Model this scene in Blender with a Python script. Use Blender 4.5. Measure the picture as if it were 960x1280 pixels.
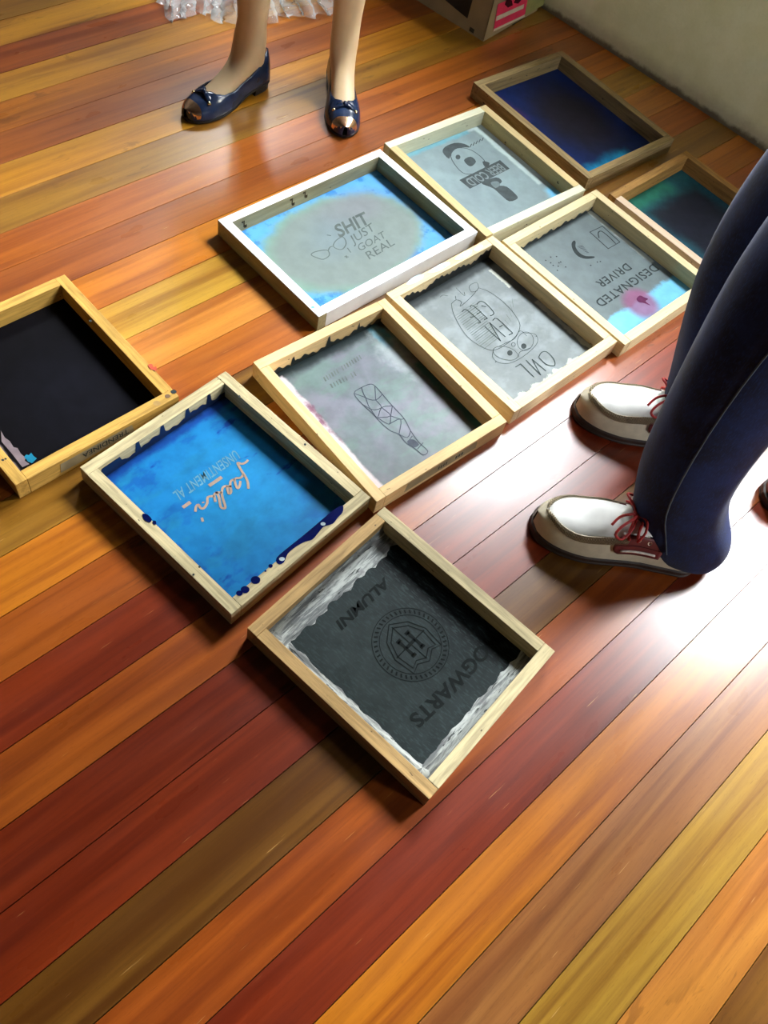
import bpy, bmesh, math, random
import numpy as np
from mathutils import Vector, Matrix
random.seed(7); np.random.seed(7)
for o in list(bpy.data.objects): bpy.data.objects.remove(o, do_unlink=True)
scene = bpy.context.scene
COL = scene.collection
rad = math.radians

# ------------------------------------------------------------------ camera
FPX = 1087.35
CAMH = 1.258
RI = Vector((0.95420118, 0.25132878, 0.16227736))
UP = Vector((-0.29916567, 0.80162346, 0.51759031))
FW = Vector((0.0, 0.5424331, -0.840099))
CAM = Vector((0, 0, CAMH))
cd = bpy.data.cameras.new('camera'); cam = bpy.data.objects.new('camera', cd); COL.objects.link(cam)
cd.sensor_fit = 'VERTICAL'; cd.sensor_height = 36.0; cd.lens = FPX / 1280 * 36.0
cd.clip_start = 0.01
m = Matrix((RI, UP, -FW)).transposed().to_4x4(); m.translation = CAM
cam.matrix_world = m
scene.camera = cam

def ray(px, py): return FW + RI * ((px - 480) / FPX) - UP * ((py - 640) / FPX)
def P(px, py, z=0.0):
    d = ray(px, py); return CAM + d * ((z - CAMH) / d.z)
def Pplane(px, py, n, off):
    d = ray(px, py); return CAM + d * ((off - n.dot(CAM)) / n.dot(d))

# ------------------------------------------------------------------ room frame, world, light
WA = rad(-28.45)
E1 = Vector((math.cos(WA), math.sin(WA), 0)); E2 = Vector((-math.sin(WA), math.cos(WA), 0))
WD = 2.281                                   # window wall: E2.p = WD
S0, S1, T0, H = -2.9, 2.3, -1.9, 2.5        # room extents
WINS = [(-2.72, -2.05, 1.38, 2.05), (-1.24, -0.60, 1.18, 2.04), (0.06, 0.48, 0.88, 1.92)]   # window openings in the wall, the first added to brighten the left floor: s0, s1, z0, z1
def rp(s, t, z=0): return E1 * s + E2 * t + Vector((0, 0, z))

world = bpy.data.worlds.new('overcast_sky'); scene.world = world; world.use_nodes = True
nt = world.node_tree; nt.nodes.clear()
wo = nt.nodes.new('ShaderNodeOutputWorld'); bg = nt.nodes.new('ShaderNodeBackground')
tc = nt.nodes.new('ShaderNodeTexCoord'); sx = nt.nodes.new('ShaderNodeSeparateXYZ'); rampw = nt.nodes.new('ShaderNodeValToRGB')
nt.links.new(tc.outputs['Generated'], sx.inputs[0]); nt.links.new(sx.outputs['Z'], rampw.inputs[0])
rampw.color_ramp.elements[0].position = 0.0; rampw.color_ramp.elements[0].color = (0.006, 0.0055, 0.005, 1)
rampw.color_ramp.elements[1].position = 0.06; rampw.color_ramp.elements[1].color = (0.93, 0.97, 1.0, 1)
nt.links.new(rampw.outputs[0], bg.inputs['Color']); bg.inputs['Strength'].default_value = 138.0
nt.links.new(bg.outputs[0], wo.inputs[0])

SIDEW = (1.10, 1.48, 0.98, 1.34)               # small window in the right-hand wall: t0, t1, z0, z1
for ws0, ws1, wz0, wz1 in WINS:                # portals only guide the sampling of the sky through the openings
    pl = bpy.data.lights.new('window_portal', 'AREA'); pl.shape = 'RECTANGLE'
    pl.size = ws1 - ws0; pl.size_y = wz1 - wz0
    po = bpy.data.objects.new('window_portal', pl); COL.objects.link(po)
    po.matrix_world = Matrix.Translation(rp((ws0 + ws1) / 2, WD + 0.18, (wz0 + wz1) / 2)) @ Matrix((-E1, Vector((0, 0, 1)), E2)).transposed().to_4x4()
    pl.cycles.is_portal = True
pl = bpy.data.lights.new('window_portal', 'AREA'); pl.shape = 'RECTANGLE'; pl.size = SIDEW[1] - SIDEW[0]; pl.size_y = SIDEW[3] - SIDEW[2]; pl.cycles.is_portal = True
po = bpy.data.objects.new('window_portal', pl); COL.objects.link(po)
po.matrix_world = Matrix.Translation(rp(S1 + 0.18, (SIDEW[0] + SIDEW[1]) / 2, (SIDEW[2] + SIDEW[3]) / 2)) @ Matrix((E2, Vector((0, 0, 1)), E1)).transposed().to_4x4()

vs = scene.view_settings
scene.display_settings.display_device = 'sRGB'
vs.view_transform = 'Standard'; vs.look = 'None'; vs.gamma = 1.0; vs.use_curve_mapping = False
vs.exposure = -0.17

# ------------------------------------------------------------------ object helpers
def link(name, me, mats=None, parent=None, smooth=False):
    o = bpy.data.objects.new(name, me); COL.objects.link(o)
    if mats is not None:
        for mm in (mats if isinstance(mats, (list, tuple)) else [mats]): me.materials.append(mm)
    if parent is not None: o.parent = parent
    if smooth:
        for p in me.polygons: p.use_smooth = True
    return o
def mk(name, verts, faces, mats=None, parent=None, smooth=False):
    me = bpy.data.meshes.new(name); me.from_pydata([tuple(v) for v in verts], [], faces); me.validate(); me.update()
    return link(name, me, mats, parent, smooth)
def from_bm(name, bm, mats=None, parent=None, smooth=False):
    bmesh.ops.recalc_face_normals(bm, faces=bm.faces[:])
    me = bpy.data.meshes.new(name); bm.to_mesh(me); bm.free()
    return link(name, me, mats, parent, smooth)
def empty(name, loc=(0, 0, 0), rz=0):
    o = bpy.data.objects.new(name, None); COL.objects.link(o); o.location = loc; o.rotation_euler = (0, 0, rz)
    o.empty_display_size = 0.05; return o
def tag(o, label=None, cat=None, group=None, kind=None):
    if label: o['label'] = label
    if cat: o['category'] = cat
    if group: o['group'] = group
    if kind: o['kind'] = kind
    return o
def bm_box(bm, x0, x1, y0, y1, z0, z1, bev=0.0):
    r = bmesh.ops.create_cube(bm, size=1)
    for v in r['verts']:
        v.co = Vector(((x0 + x1) / 2 + v.co.x * (x1 - x0), (y0 + y1) / 2 + v.co.y * (y1 - y0), (z0 + z1) / 2 + v.co.z * (z1 - z0)))
    if bev:
        es = list({e for v in r['verts'] for e in v.link_edges})
        bmesh.ops.bevel(bm, geom=es, offset=bev, segments=2, affect='EDGES', profile=0.7)
def bm_tube(bm, pts, r, n=6, cap=True, closed=False):
    pts = [Vector(p) for p in pts]; N = len(pts); rings = []
    rr = r if isinstance(r, (list, tuple)) else [r] * N
    up = Vector((0, 0, 1)); prev = None
    for i, p in enumerate(pts):
        if closed: t = (pts[(i + 1) % N] - pts[i - 1])
        else: t = (pts[min(i + 1, N - 1)] - pts[max(i - 1, 0)])
        if t.length < 1e-9: t = Vector((1, 0, 0))
        t.normalize()
        a = prev if prev is not None else (up if abs(t.dot(up)) < .9 else Vector((1, 0, 0)))
        b = t.cross(a)
        if b.length < 1e-6: b = t.orthogonal()
        b.normalize(); a = b.cross(t); a.normalize(); prev = a
        rings.append([bm.verts.new(p + (a * math.cos(2 * math.pi * k / n) + b * math.sin(2 * math.pi * k / n)) * rr[i]) for k in range(n)])
    M = N if closed else N - 1
    for i in range(M):
        A, B = rings[i], rings[(i + 1) % N]
        for k in range(n): bm.faces.new((A[k], A[(k + 1) % n], B[(k + 1) % n], B[k]))
    if cap and not closed:
        bm.faces.new(rings[0][::-1]); bm.faces.new(rings[-1])
def loft(rings, capa=True, capb=True, closed=True):
    """rings: list of equal length point lists -> verts, faces"""
    n = len(rings[0]); V = [p for r in rings for p in r]; Fs = []
    for i in range(len(rings) - 1):
        for k in range(n if closed else n - 1):
            k2 = (k + 1) % n
            Fs.append((i * n + k, i * n + k2, (i + 1) * n + k2, (i + 1) * n + k))
    if capa: Fs.append(tuple(range(n - 1, -1, -1)))
    if capb: Fs.append(tuple(range((len(rings) - 1) * n, len(rings) * n)))
    return V, Fs

# ------------------------------------------------------------------ material helpers
class NT:
    def __init__(s, name):
        s.m = bpy.data.materials.new(name); s.m.use_nodes = True; s.t = s.m.node_tree; s.t.nodes.clear()
        s.out = s.n('ShaderNodeOutputMaterial'); s.b = s.n('ShaderNodeBsdfPrincipled'); s.l(s.b.outputs[0], s.out.inputs[0])
        s.tc = s.n('ShaderNodeTexCoord')
    def n(s, t): return s.t.nodes.new(t)
    def l(s, a, b): s.t.links.new(a, b)
    def val(s, inp, v):
        if isinstance(v, (int, float)): inp.default_value = v
        elif isinstance(v, tuple): inp.default_value = v if len(v) == len(inp.default_value) else (*v, 1)
        else: s.l(v, inp)
    def math(s, op, a, b=0.0, c=None, clamp=False):
        x = s.n('ShaderNodeMath'); x.operation = op; x.use_clamp = clamp
        s.val(x.inputs[0], a); s.val(x.inputs[1], b)
        if c is not None: s.val(x.inputs[2], c)
        return x.outputs[0]
    def mapping(s, vec, scale=(1, 1, 1), loc=(0, 0, 0)):
        x = s.n('ShaderNodeMapping'); s.l(vec, x.inputs[0]); x.inputs['Scale'].default_value = scale
        s.val(x.inputs['Location'], loc); return x.outputs[0]
    def noise(s, vec, scale=5, detail=3, rough=.5, dist=0.0):
        x = s.n('ShaderNodeTexNoise'); s.l(vec, x.inputs['Vector']); x.inputs['Scale'].default_value = scale
        x.inputs['Detail'].default_value = detail; x.inputs['Roughness'].default_value = rough; x.inputs['Distortion'].default_value = dist
        return x.outputs['Fac']
    def ss(s, v, a, b, lo=0.0, hi=1.0):
        x = s.n('ShaderNodeMapRange'); x.interpolation_type = 'SMOOTHSTEP'; s.val(x.inputs[0], v)
        x.inputs[1].default_value = a; x.inputs[2].default_value = b; x.inputs[3].default_value = lo; x.inputs[4].default_value = hi
        return x.outputs[0]
    def mix(s, f, a, b, mode='MIX'):
        x = s.n('ShaderNodeMix'); x.data_type = 'RGBA'; x.blend_type = mode
        s.val(x.inputs['Factor'], f); s.val(x.inputs['A'], a); s.val(x.inputs['B'], b); return x.outputs['Result']
    def bump(s, h, strength=.2, dist=.01):
        x = s.n('ShaderNodeBump'); s.l(h, x.inputs['Height']); x.inputs['Strength'].default_value = strength
        x.inputs['Distance'].default_value = dist; s.l(x.outputs[0], s.b.inputs['Normal'])
    def set(s, **k):
        for a, v in k.items(): s.val(s.b.inputs[a.replace('_', ' ')], v)
        return s.m
def hexl(r, g, b):
    f = lambda c: (c / 255 / 12.92) if c / 255 <= .04045 else ((c / 255 + .055) / 1.055) ** 2.4
    return (f(r), f(g), f(b))
def plain(name, col, rough=.6, var=.25, scale=30, **kw):
    N = NT(name); f = N.noise(N.tc.outputs['Object'], scale, 4)
    c = N.mix(N.ss(f, .3, .75), tuple(x * (1 - var) for x in col), tuple(min(1, x * (1 + var)) for x in col))
    N.set(Base_Color=c, Roughness=rough, **kw); return N.m
def wood(name, col, dark=.55, rough=.6, spots=.0, speck=(0.03, 0.02, 0.015)):
    """rail wood: grain runs along local X"""
    N = NT(name); oi = N.n('ShaderNodeObjectInfo'); ob = N.tc.outputs['Object']
    off = N.math('MULTIPLY', oi.outputs['Random'], 40.0); cx = N.n('ShaderNodeCombineXYZ'); N.l(off, cx.inputs[0]); N.l(off, cx.inputs[1])
    v = N.mapping(ob, (6, 90, 90), cx.outputs[0]); g = N.noise(v, 1.6, 5, .65, .4)
    v2 = N.mapping(ob, (12, 40, 40), cx.outputs[0]); g2 = N.noise(v2, 1.0, 3)
    c = N.mix(N.ss(g, .30, .68), tuple(x * dark for x in col), col)
    c = N.mix(N.ss(g2, .52, .8, 0, .35), c, tuple(min(1, x * 1.25) for x in col))
    f3 = N.noise(N.mapping(ob, (60, 130, 130), cx.outputs[0]), 1.0, 2)
    c = N.mix(N.ss(f3, .70 - spots, .76 - spots, 0, .85), c, speck)
    N.bump(g, .25, .002); N.set(Base_Color=c, Roughness=rough, Specular_IOR_Level=.2); return N.m

# ------------------------------------------------------------------ floor: planks
PA = rad(57); PITCH = 0.0889; W0 = 0.06
PX = Vector((math.cos(PA), math.sin(PA), 0)); PW = Vector((math.cos(PA - math.pi / 2), math.sin(PA - math.pi / 2), 0))
def plank_material():
    N = NT('varnished_plank'); oi = N.n('ShaderNodeObjectInfo'); ob = N.tc.outputs['Object']
    off = N.math('MULTIPLY', oi.outputs['Random'], 60.0); cx = N.n('ShaderNodeCombineXYZ'); N.l(off, cx.inputs[0]); N.l(off, cx.inputs[1])
    base = oi.outputs['Color']
    g = N.noise(N.mapping(ob, (1.6, 42, 1), cx.outputs[0]), 1.0, 5, .62, .5)
    g2 = N.noise(N.mapping(ob, (3.2, 150, 1), cx.outputs[0]), 1.0, 3, .6)
    g3 = N.noise(N.mapping(ob, (1.1, 9, 1), cx.outputs[0]), 1.0, 3, .6, .6)
    fine = N.noise(N.mapping(ob, (60, 700, 1), cx.outputs[0]), 1.0, 2, .5)
    c = N.mix(N.ss(g, .30, .72), N.mix(1.0, base, (0.60, 0.45, 0.36), 'MULTIPLY'), N.mix(1.0, base, (1.22, 1.22, 1.12), 'MULTIPLY'))
    c = N.mix(N.ss(g3, .42, .72, 0, .55), c, N.mix(1.0, base, (1.35, 1.55, 1.5), 'MULTIPLY'))
    c = N.mix(N.ss(g3, .48, .25, 0, .55), c, N.mix(1.0, base, (0.62, 0.46, 0.40), 'MULTIPLY'))
    c = N.mix(N.ss(g2, .55, .75, 0, .35), c, N.mix(1.0, base, (0.5, 0.4, 0.35), 'MULTIPLY'))
    c = N.mix(N.ss(fine, .60, .72, 0, .35), c, N.mix(1.0, base, (0.35, 0.3, 0.28), 'MULTIPLY'))
    st = N.noise(N.mapping(ob, (9, 34, 1), cx.outputs[0]), 1.0, 4, .6, .8); big = N.noise(N.mapping(ob, (1.3, 2.0, 1), cx.outputs[0]), 1.0, 1)
    stm = N.math('MULTIPLY', N.ss(st, .60, .66), N.ss(big, .54, .62))
    c = N.mix(N.math('MULTIPLY', stm, .55), c, N.mix(1.0, base, (0.28, 0.22, 0.2), 'MULTIPLY'))
    sc = N.noise(N.mapping(ob, (14, 300, 1), cx.outputs[0]), 1.0, 2, .5)
    c = N.mix(N.ss(sc, .72, .78, 0, .5), c, (0.7, 0.42, 0.15))
    r = N.ss(N.noise(N.mapping(ob, (7, 18, 1), cx.outputs[0]), 1.0, 4), .3, .7, .27, .42)
    N.bump(g2, .06, .002)
    N.set(Base_Color=c, Roughness=r, Specular_IOR_Level=.15, Coat_Weight=1.0, Coat_Roughness=.29, Coat_IOR=1.5); return N.m
M_PLANK = plank_material()
PC = dict(
    dr=(.20, .024, .004), ro=(.34, .075, .007), orr=(.50, .155, .009), go=(.50, .21, .015), ol=(.28, .125, .012), ye=(.48, .26, .03),
    mb=(.32, .12, .03), pe=(.55, .20, .03), db=(.22, .085, .012), rb=(.33, .085, .010), ra=(.42, .115, .011), do=(.17, .068, .008))
PSEQ = {4: 'db', 3: 'pe', 2: 'ye', 1: 'mb', 0: 'orr', -1: 'dr', -2: 'ro', -3: 'do', -4: 'dr', -5: 'dr', -6: 'ro', -7: 'dr', -8: 'ro', -9: 'orr', -10: 'ol',
        -11: 'ra', -12: 'pe', -13: 'ye', -14: 'orr', -15: 'rb', -16: 'ra', -17: 'ol', -18: 'go', -19: 'rb', -20: 'orr', -21: 'go', -22: 'ro', -23: 'go', -24: 'ol'}
def clip_poly(poly, n, d):      # keep n.p <= d
    out = []
    for i in range(len(poly)):
        a, b = poly[i], poly[(i + 1) % len(poly)]; da, db = n.dot(a) - d, n.dot(b) - d
        if da <= 0: out.append(a)
        if (da < 0) != (db < 0) and abs(da - db) > 1e-12: out.append(a + (b - a) * (da / (da - db)))
    return out
ROOM = [(E1, S1), (-E1, -S0), (E2, WD), (-E2, -T0)]
floor = mk('floor', [rp(S0, T0, -.03), rp(S1, T0, -.03), rp(S1, WD, -.03), rp(S0, WD, -.03), rp(S0, T0, -.02), rp(S1, T0, -.02), rp(S1, WD, -.02), rp(S0, WD, -.02)],
           [(3, 2, 1, 0), (4, 5, 6, 7), (0, 1, 5, 4), (1, 2, 6, 5), (2, 3, 7, 6), (3, 0, 4, 7)], plain('subfloor_dirt', (0.02, 0.012, 0.008), .9))
tag(floor, 'polished timber floor of long planks in mixed orange, red and golden browns', kind='structure')
for k in range(-46, 36):
    wa, wb = W0 + k * PITCH + .0006, W0 + (k + 1) * PITCH - .0006
    poly = [PX * -6 + PW * wa, PX * 6 + PW * wa, PX * 6 + PW * wb, PX * -6 + PW * wb]
    for n_, d_ in ROOM:
        poly = clip_poly(poly, n_, d_ - .001)
        if len(poly) < 3: break
    if len(poly) < 3: continue
    c = sum(poly, Vector()) / len(poly); w = (wa + wb) / 2
    org = PX * PX.dot(c) + PW * w
    Rm = Matrix.Rotation(-PA, 3, 'Z')
    lp = [Rm @ (p - org) for p in poly]
    dz = random.uniform(-.0004, .0)
    ins = [Vector((p.x, p.y - math.copysign(.0002, p.y), 0)) for p in lp]
    nn = len(lp)
    V = [(p.x, p.y, -.02) for p in lp] + [(p.x, p.y, -.0004) for p in lp] + [(p.x, p.y, 0) for p in ins]
    Fs = [tuple(range(nn - 1, -1, -1)), tuple(range(2 * nn, 3 * nn))]
    for i in range(nn):
        j = (i + 1) % nn
        Fs += [(i, j, nn + j, nn + i), (nn + i, nn + j, 2 * nn + j, 2 * nn + i)]
    o = mk('plank', V, Fs, M_PLANK, floor)
    o.location = (org.x, org.y, dz); o.rotation_euler = (0, 0, PA)
    key = PSEQ.get(k) or random.choice(list(PC))
    col = PC[key]; j = random.uniform(.92, 1.08)
    j *= .80; o.color = (min(1, col[0] * j), col[1] * j, col[2] * j, 1)

# ------------------------------------------------------------------ walls, ceiling, window
def wall_material(name, dirt=True):
    N = NT(name); g = N.n('ShaderNodeNewGeometry'); sp = N.n('ShaderNodeSeparateXYZ'); N.l(g.outputs['Position'], sp.inputs[0])
    f = N.noise(g.outputs['Position'], 9, 5, .6); f2 = N.noise(g.outputs['Position'], 130, 3, .6)
    c = N.mix(N.ss(f, .3, .7), (0.80, 0.80, 0.46), (0.90, 0.90, 0.58))
    if dirt:
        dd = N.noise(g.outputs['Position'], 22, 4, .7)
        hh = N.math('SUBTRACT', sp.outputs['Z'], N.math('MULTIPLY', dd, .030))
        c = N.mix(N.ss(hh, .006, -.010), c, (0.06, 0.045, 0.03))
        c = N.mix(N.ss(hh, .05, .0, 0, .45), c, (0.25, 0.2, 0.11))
        N.bump(N.math('ADD', f2, N.math('MULTIPLY', dd, .6)), .35, .004)
    else: N.bump(f2, .2, .003)
    N.set(Base_Color=c, Roughness=.85); return N.m
M_WALL = wall_material('dingy_plaster'); M_WALL2 = plain('low_bounce_wall', (0.03, 0.025, 0.02), .9, .08, 3)  # unseen walls and ceiling made near-black to cut bounce light
TH = 0.22
def rbox(bm, s0, s1, t0, t1, z0, z1):
    r = bmesh.ops.create_cube(bm, size=1)
    for v in r['verts']:
        v.co = rp((s0 + s1) / 2 + v.co.x * (s1 - s0), (t0 + t1) / 2 + v.co.y * (t1 - t0), (z0 + z1) / 2 + v.co.z * (z1 - z0))
bm = bmesh.new()
cuts = [S0 - TH] + [v for w_ in WINS for v in w_[:2]] + [S1 + TH]
for i in range(0, len(cuts), 2): rbox(bm, cuts[i], cuts[i + 1], WD, WD + TH, -.03, H)
for ws0, ws1, wz0, wz1 in WINS: rbox(bm, ws0, ws1, WD, WD + TH, -.03, wz0); rbox(bm, ws0, ws1, WD, WD + TH, wz1, H)
tag(from_bm('wall_back', bm, M_WALL), 'dingy off-white plaster wall with grime along its foot', kind='structure')
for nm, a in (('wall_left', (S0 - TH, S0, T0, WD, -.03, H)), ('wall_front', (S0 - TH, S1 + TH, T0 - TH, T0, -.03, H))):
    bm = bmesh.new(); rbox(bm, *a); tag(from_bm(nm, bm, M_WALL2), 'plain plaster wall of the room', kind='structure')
bm = bmesh.new()
for a in ((S1, S1 + TH, T0, SIDEW[0], -.03, H), (S1, S1 + TH, SIDEW[1], WD, -.03, H), (S1, S1 + TH, SIDEW[0], SIDEW[1], -.03, SIDEW[2]), (S1, S1 + TH, SIDEW[0], SIDEW[1], SIDEW[3], H)): rbox(bm, *a)
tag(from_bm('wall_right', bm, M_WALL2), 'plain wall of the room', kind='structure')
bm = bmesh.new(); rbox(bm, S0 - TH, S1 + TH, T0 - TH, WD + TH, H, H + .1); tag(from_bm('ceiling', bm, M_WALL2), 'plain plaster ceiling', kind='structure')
# open window: outer frame, two mullions, sill
M_WPAINT = plain('window_paint', (0.7, 0.7, 0.66), .5, .06)
fw = .015
for wi, (ws0, ws1, wz0, wz1) in enumerate(WINS):
    win = empty('window_%d' % (wi + 1), rp((ws0 + ws1) / 2, WD, wz0)); tag(win, 'unseen open window in the plaster wall', kind='structure')
    bm = bmesh.new()
    for a in ((ws0, ws1, WD + .06, WD + .11, wz0, wz0 + fw), (ws0, ws1, WD + .06, WD + .11, wz1 - fw, wz1), (ws0, ws0 + fw, WD + .06, WD + .11, wz0 + fw, wz1 - fw), (ws1 - fw, ws1, WD + .06, WD + .11, wz0 + fw, wz1 - fw)): rbox(bm, *a)
    o = from_bm('window_frame', bm, M_WPAINT); o.parent = win; o.matrix_parent_inverse = Matrix.Translation(-win.location)

# ------------------------------------------------------------------ screen printing frames
RW, RH, MZ = 0.020, 0.038, 0.003
FR = {  # L corner x, y, angle, L->T length, L->B length
    'F1': (-.144, .517, 63.3, .315, .364), 'F2': (-.490, .695, 62.5, .313, .357), 'F3': (-.861, .816, 57.7, .309, .351),
    'F4': (-.3075, 1.011, 54.4, .314, .358), 'F5': (-.126, 1.280, 57.0, .3135, .360), 'F6': (-.495, 1.336, 57.2, .446, .316),
    'F7': (-.249, 1.735, 54.3, .322, .347), 'F8': (.067, 1.537, 56.8, .323, .354), 'F9': (-.107, 2.073, 54.2, .325, .406), 'F10': (.276, 1.806, 57.0, .310, .366)}
class Fr: pass
def layered(name, base, layers, rough=.42, var=.18, spec=.12, weave=True):
    """mesh fabric with emulsion; layers = (colour, kind, params, soft, noise amp, noise scale, opacity)"""
    N = NT(name); ob = N.tc.outputs['Object']; sp = N.n('ShaderNodeSeparateXYZ'); N.l(ob, sp.inputs[0]); X, Y = sp.outputs['X'], sp.outputs['Y']
    f = N.noise(ob, 28, 5, .6); c = N.mix(N.ss(f, .28, .72), tuple(x * (1 - var) for x in base), tuple(min(1, x * (1 + var)) for x in base))
    for i, L in enumerate(layers):
        col, kind, p, soft, na, ns, op = L
        vec = N.mapping(ob, (1, 1, 1), (i * 3.1, i * 1.7, 0)); nz = N.math('SUBTRACT', N.noise(vec, ns, 4, .62), .5)
        if kind == 'ell':
            dx = N.math('DIVIDE', N.math('SUBTRACT', X, p[0]), p[2]); dy = N.math('DIVIDE', N.math('SUBTRACT', Y, p[1]), p[3])
            d = N.math('SUBTRACT', N.math('SQRT', N.math('ADD', N.math('MULTIPLY', dx, dx), N.math('MULTIPLY', dy, dy))), 1.0)
            d = N.math('MULTIPLY', d, min(p[2], p[3]))
        elif kind == 'box':
            dx = N.math('SUBTRACT', N.math('ABSOLUTE', N.math('SUBTRACT', X, p[0])), p[2]); dy = N.math('SUBTRACT', N.math('ABSOLUTE', N.math('SUBTRACT', Y, p[1])), p[3])
            d = N.math('MAXIMUM', dx, dy)
        elif kind == 'obox':
            dx = N.math('SUBTRACT', N.math('ABSOLUTE', N.math('SUBTRACT', X, p[0])), p[2]); dy = N.math('SUBTRACT', N.math('ABSOLUTE', N.math('SUBTRACT', Y, p[1])), p[3])
            d = N.math('MULTIPLY', N.math('MAXIMUM', dx, dy), -1.0)
        elif kind == 'noise':   # p = stretch x, y, threshold
            v2 = N.mapping(ob, (p[0], p[1], 1), (i * 5.1, i * 2.3, 0)); d = N.math('SUBTRACT', p[2], N.noise(v2, ns, 4, .6)); na = 0
        d = N.math('ADD', d, N.math('MULTIPLY', nz, na))
        k = N.ss(d, soft, -soft, 0, op)
        c = N.mix(k, c, N.mix(N.ss(f, .28, .72), tuple(x * (1 - var) for x in col), tuple(min(1, x * (1 + var)) for x in col)))
    if weave:
        w = N.noise(N.mapping(ob, (1, 1, 1)), 900, 1); N.bump(w, .12, .0005)
    N.set(Base_Color=c, Roughness=rough, Specular_IOR_Level=spec); return N.m

FRAMES = {}
def make_frame(key, label, rails, mesh_mat, rail_mats=None, height=RH):
    x, y, th, a, b = FR[key]; th = rad(th)
    u = Vector((math.cos(th), math.sin(th), 0)); v = Vector((math.sin(th), -math.cos(th), 0))
    c = Vector((x, y, 0)) + u * a / 2 + v * b / 2
    root = empty('screen_printing_frame', c, th)
    tag(root, label, 'screen frame', 'screen printing frames laid out on the floor')
    F = Fr(); F.root = root; F.a = a; F.b = b; F.hx = a / 2 - RW; F.hy = b / 2 - RW
    F.inv = Matrix.Rotation(-th, 3, 'Z'); F.c = c
    F.loc = lambda px, py, z=MZ: F.inv @ (P(px, py, z) - c)
    w = RW
    spec = [('top', (-a / 2, a / 2 - w), (b / 2 - w, b / 2), 0), ('right', (a / 2 - w, a / 2), (-b / 2 + w, b / 2), 1),
            ('bottom', (-a / 2 + w, a / 2), (-b / 2, -b / 2 + w), 0), ('left', (-a / 2, -a / 2 + w), (-b / 2, b / 2 - w), 1)]
    for i, (nm, xr, yr, ori) in enumerate(spec):
        cx, cy = (xr[0] + xr[1]) / 2, (yr[0] + yr[1]) / 2
        ln = (xr[1] - xr[0]) if ori == 0 else (yr[1] - yr[0]); ln -= .0007
        bm = bmesh.new(); bm_box(bm, -ln / 2, ln / 2, -w / 2, w / 2, 0, height + random.uniform(-.0004, .0004), .0011)
        mats = rails[i] if isinstance(rails, list) else rails
        o = from_bm('rail', bm, mats, root); o.location = (cx, cy, 0); o.rotation_euler = (0, 0, rad(90) if ori else 0)
        if isinstance(mats, (list, tuple)) and len(mats) > 1:
            for p in o.data.polygons:
                n = Matrix.Rotation(rad(90) if ori else 0, 3, 'Z') @ p.normal
                p.material_index = 0 if (n.z > .5 or (nm == 'bottom' and n.y < -.5)) else 1
    o = mk('mesh_fabric', [(-F.hx - .003, -F.hy - .003, MZ - .0006), (F.hx + .003, -F.hy - .003, MZ - .0006), (F.hx + .003, F.hy + .003, MZ - .0006), (-F.hx - .003, F.hy + .003, MZ - .0006),
                           (-F.hx - .003, -F.hy - .003, MZ), (F.hx + .003, -F.hy - .003, MZ), (F.hx + .003, F.hy + .003, MZ), (-F.hx - .003, F.hy + .003, MZ)],
           [(3, 2, 1, 0), (4, 5, 6, 7), (0, 1, 5, 4), (1, 2, 6, 5), (2, 3, 7, 6), (3, 0, 4, 7)], mesh_mat, root)
    FRAMES[key] = F; return F

def text_mesh(s, bold=0.0, shear=0.0, space=1.0):
    cu = bpy.data.curves.new('t', 'FONT'); cu.body = s; cu.size = 1; cu.offset = bold; cu.shear = shear; cu.space_character = space; cu.resolution_u = 3
    ob = bpy.data.objects.new('t', cu); COL.objects.link(ob); dg = bpy.context.evaluated_depsgraph_get(); dg.update()
    me = bpy.data.meshes.new_from_object(ob.evaluated_get(dg)); bpy.data.objects.remove(ob); bpy.data.curves.remove(cu)
    V = np.array([v.co[:] for v in me.vertices]); Fs = [tuple(p.vertices) for p in me.polygons]; bpy.data.meshes.remove(me)
    lo = V.min(0); hi = V.max(0); V = (V - lo) / np.maximum(hi - lo, 1e-6); return V[:, :2], Fs
def put_text(F, s, p0, p1, ptop, mat, bold=0.0, shear=0.0, z=MZ + .0004, arc=0.0, space=1.0, name='lettering'):
    """p0, p1: pixels of the start and end of the baseline; ptop: pixel of the top at the start"""
    V, Fs = text_mesh(s, bold, shear, space); A, B, T = F.loc(*p0), F.loc(*p1), F.loc(*ptop)
    ux = (B - A); uy = (T - A)
    vs = []
    for q in V:
        p = A + ux * q[0] + uy * (q[1] + arc * (1 - (2 * q[0] - 1) ** 2)); vs.append((p.x, p.y, z))
    return mk(name, vs, Fs, mat, F.root)
def ribbon(bm, pts, w, z, closed=False):
    pts = [Vector((p[0], p[1], 0)) for p in pts]; n = len(pts); L = []; R = []
    ww = w if isinstance(w, (list, tuple)) else [w] * n
    for i, p in enumerate(pts):
        t = (pts[(i + 1) % n] - pts[i - 1]) if closed else (pts[min(i + 1, n - 1)] - pts[max(i - 1, 0)])
        if t.length < 1e-9: t = Vector((1, 0, 0))
        t.normalize(); q = Vector((-t.y, t.x, 0)) * ww[i] / 2
        L.append(bm.verts.new((p.x + q.x, p.y + q.y, z))); R.append(bm.verts.new((p.x - q.x, p.y - q.y, z)))
    for i in range(n if closed else n - 1):
        j = (i + 1) % n; bm.faces.new((R[i], R[j], L[j], L[i]))
def strokes(F, lines, w, mat, name='print_lines', z=MZ + .0004, local=False, smooth=True):
    bm = bmesh.new()
    for ln in lines:
        cl = False
        if ln and ln[0] == 'c': cl = True; ln = ln[1:]
        pts = [F.loc(*p) for p in ln] if not local else [Vector((*p, 0)) for p in ln]
        if smooth: pts = smooth_pts(pts, cl)
        ribbon(bm, pts, w, z, cl)
    return from_bm(name, bm, mat, F.root)
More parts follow.
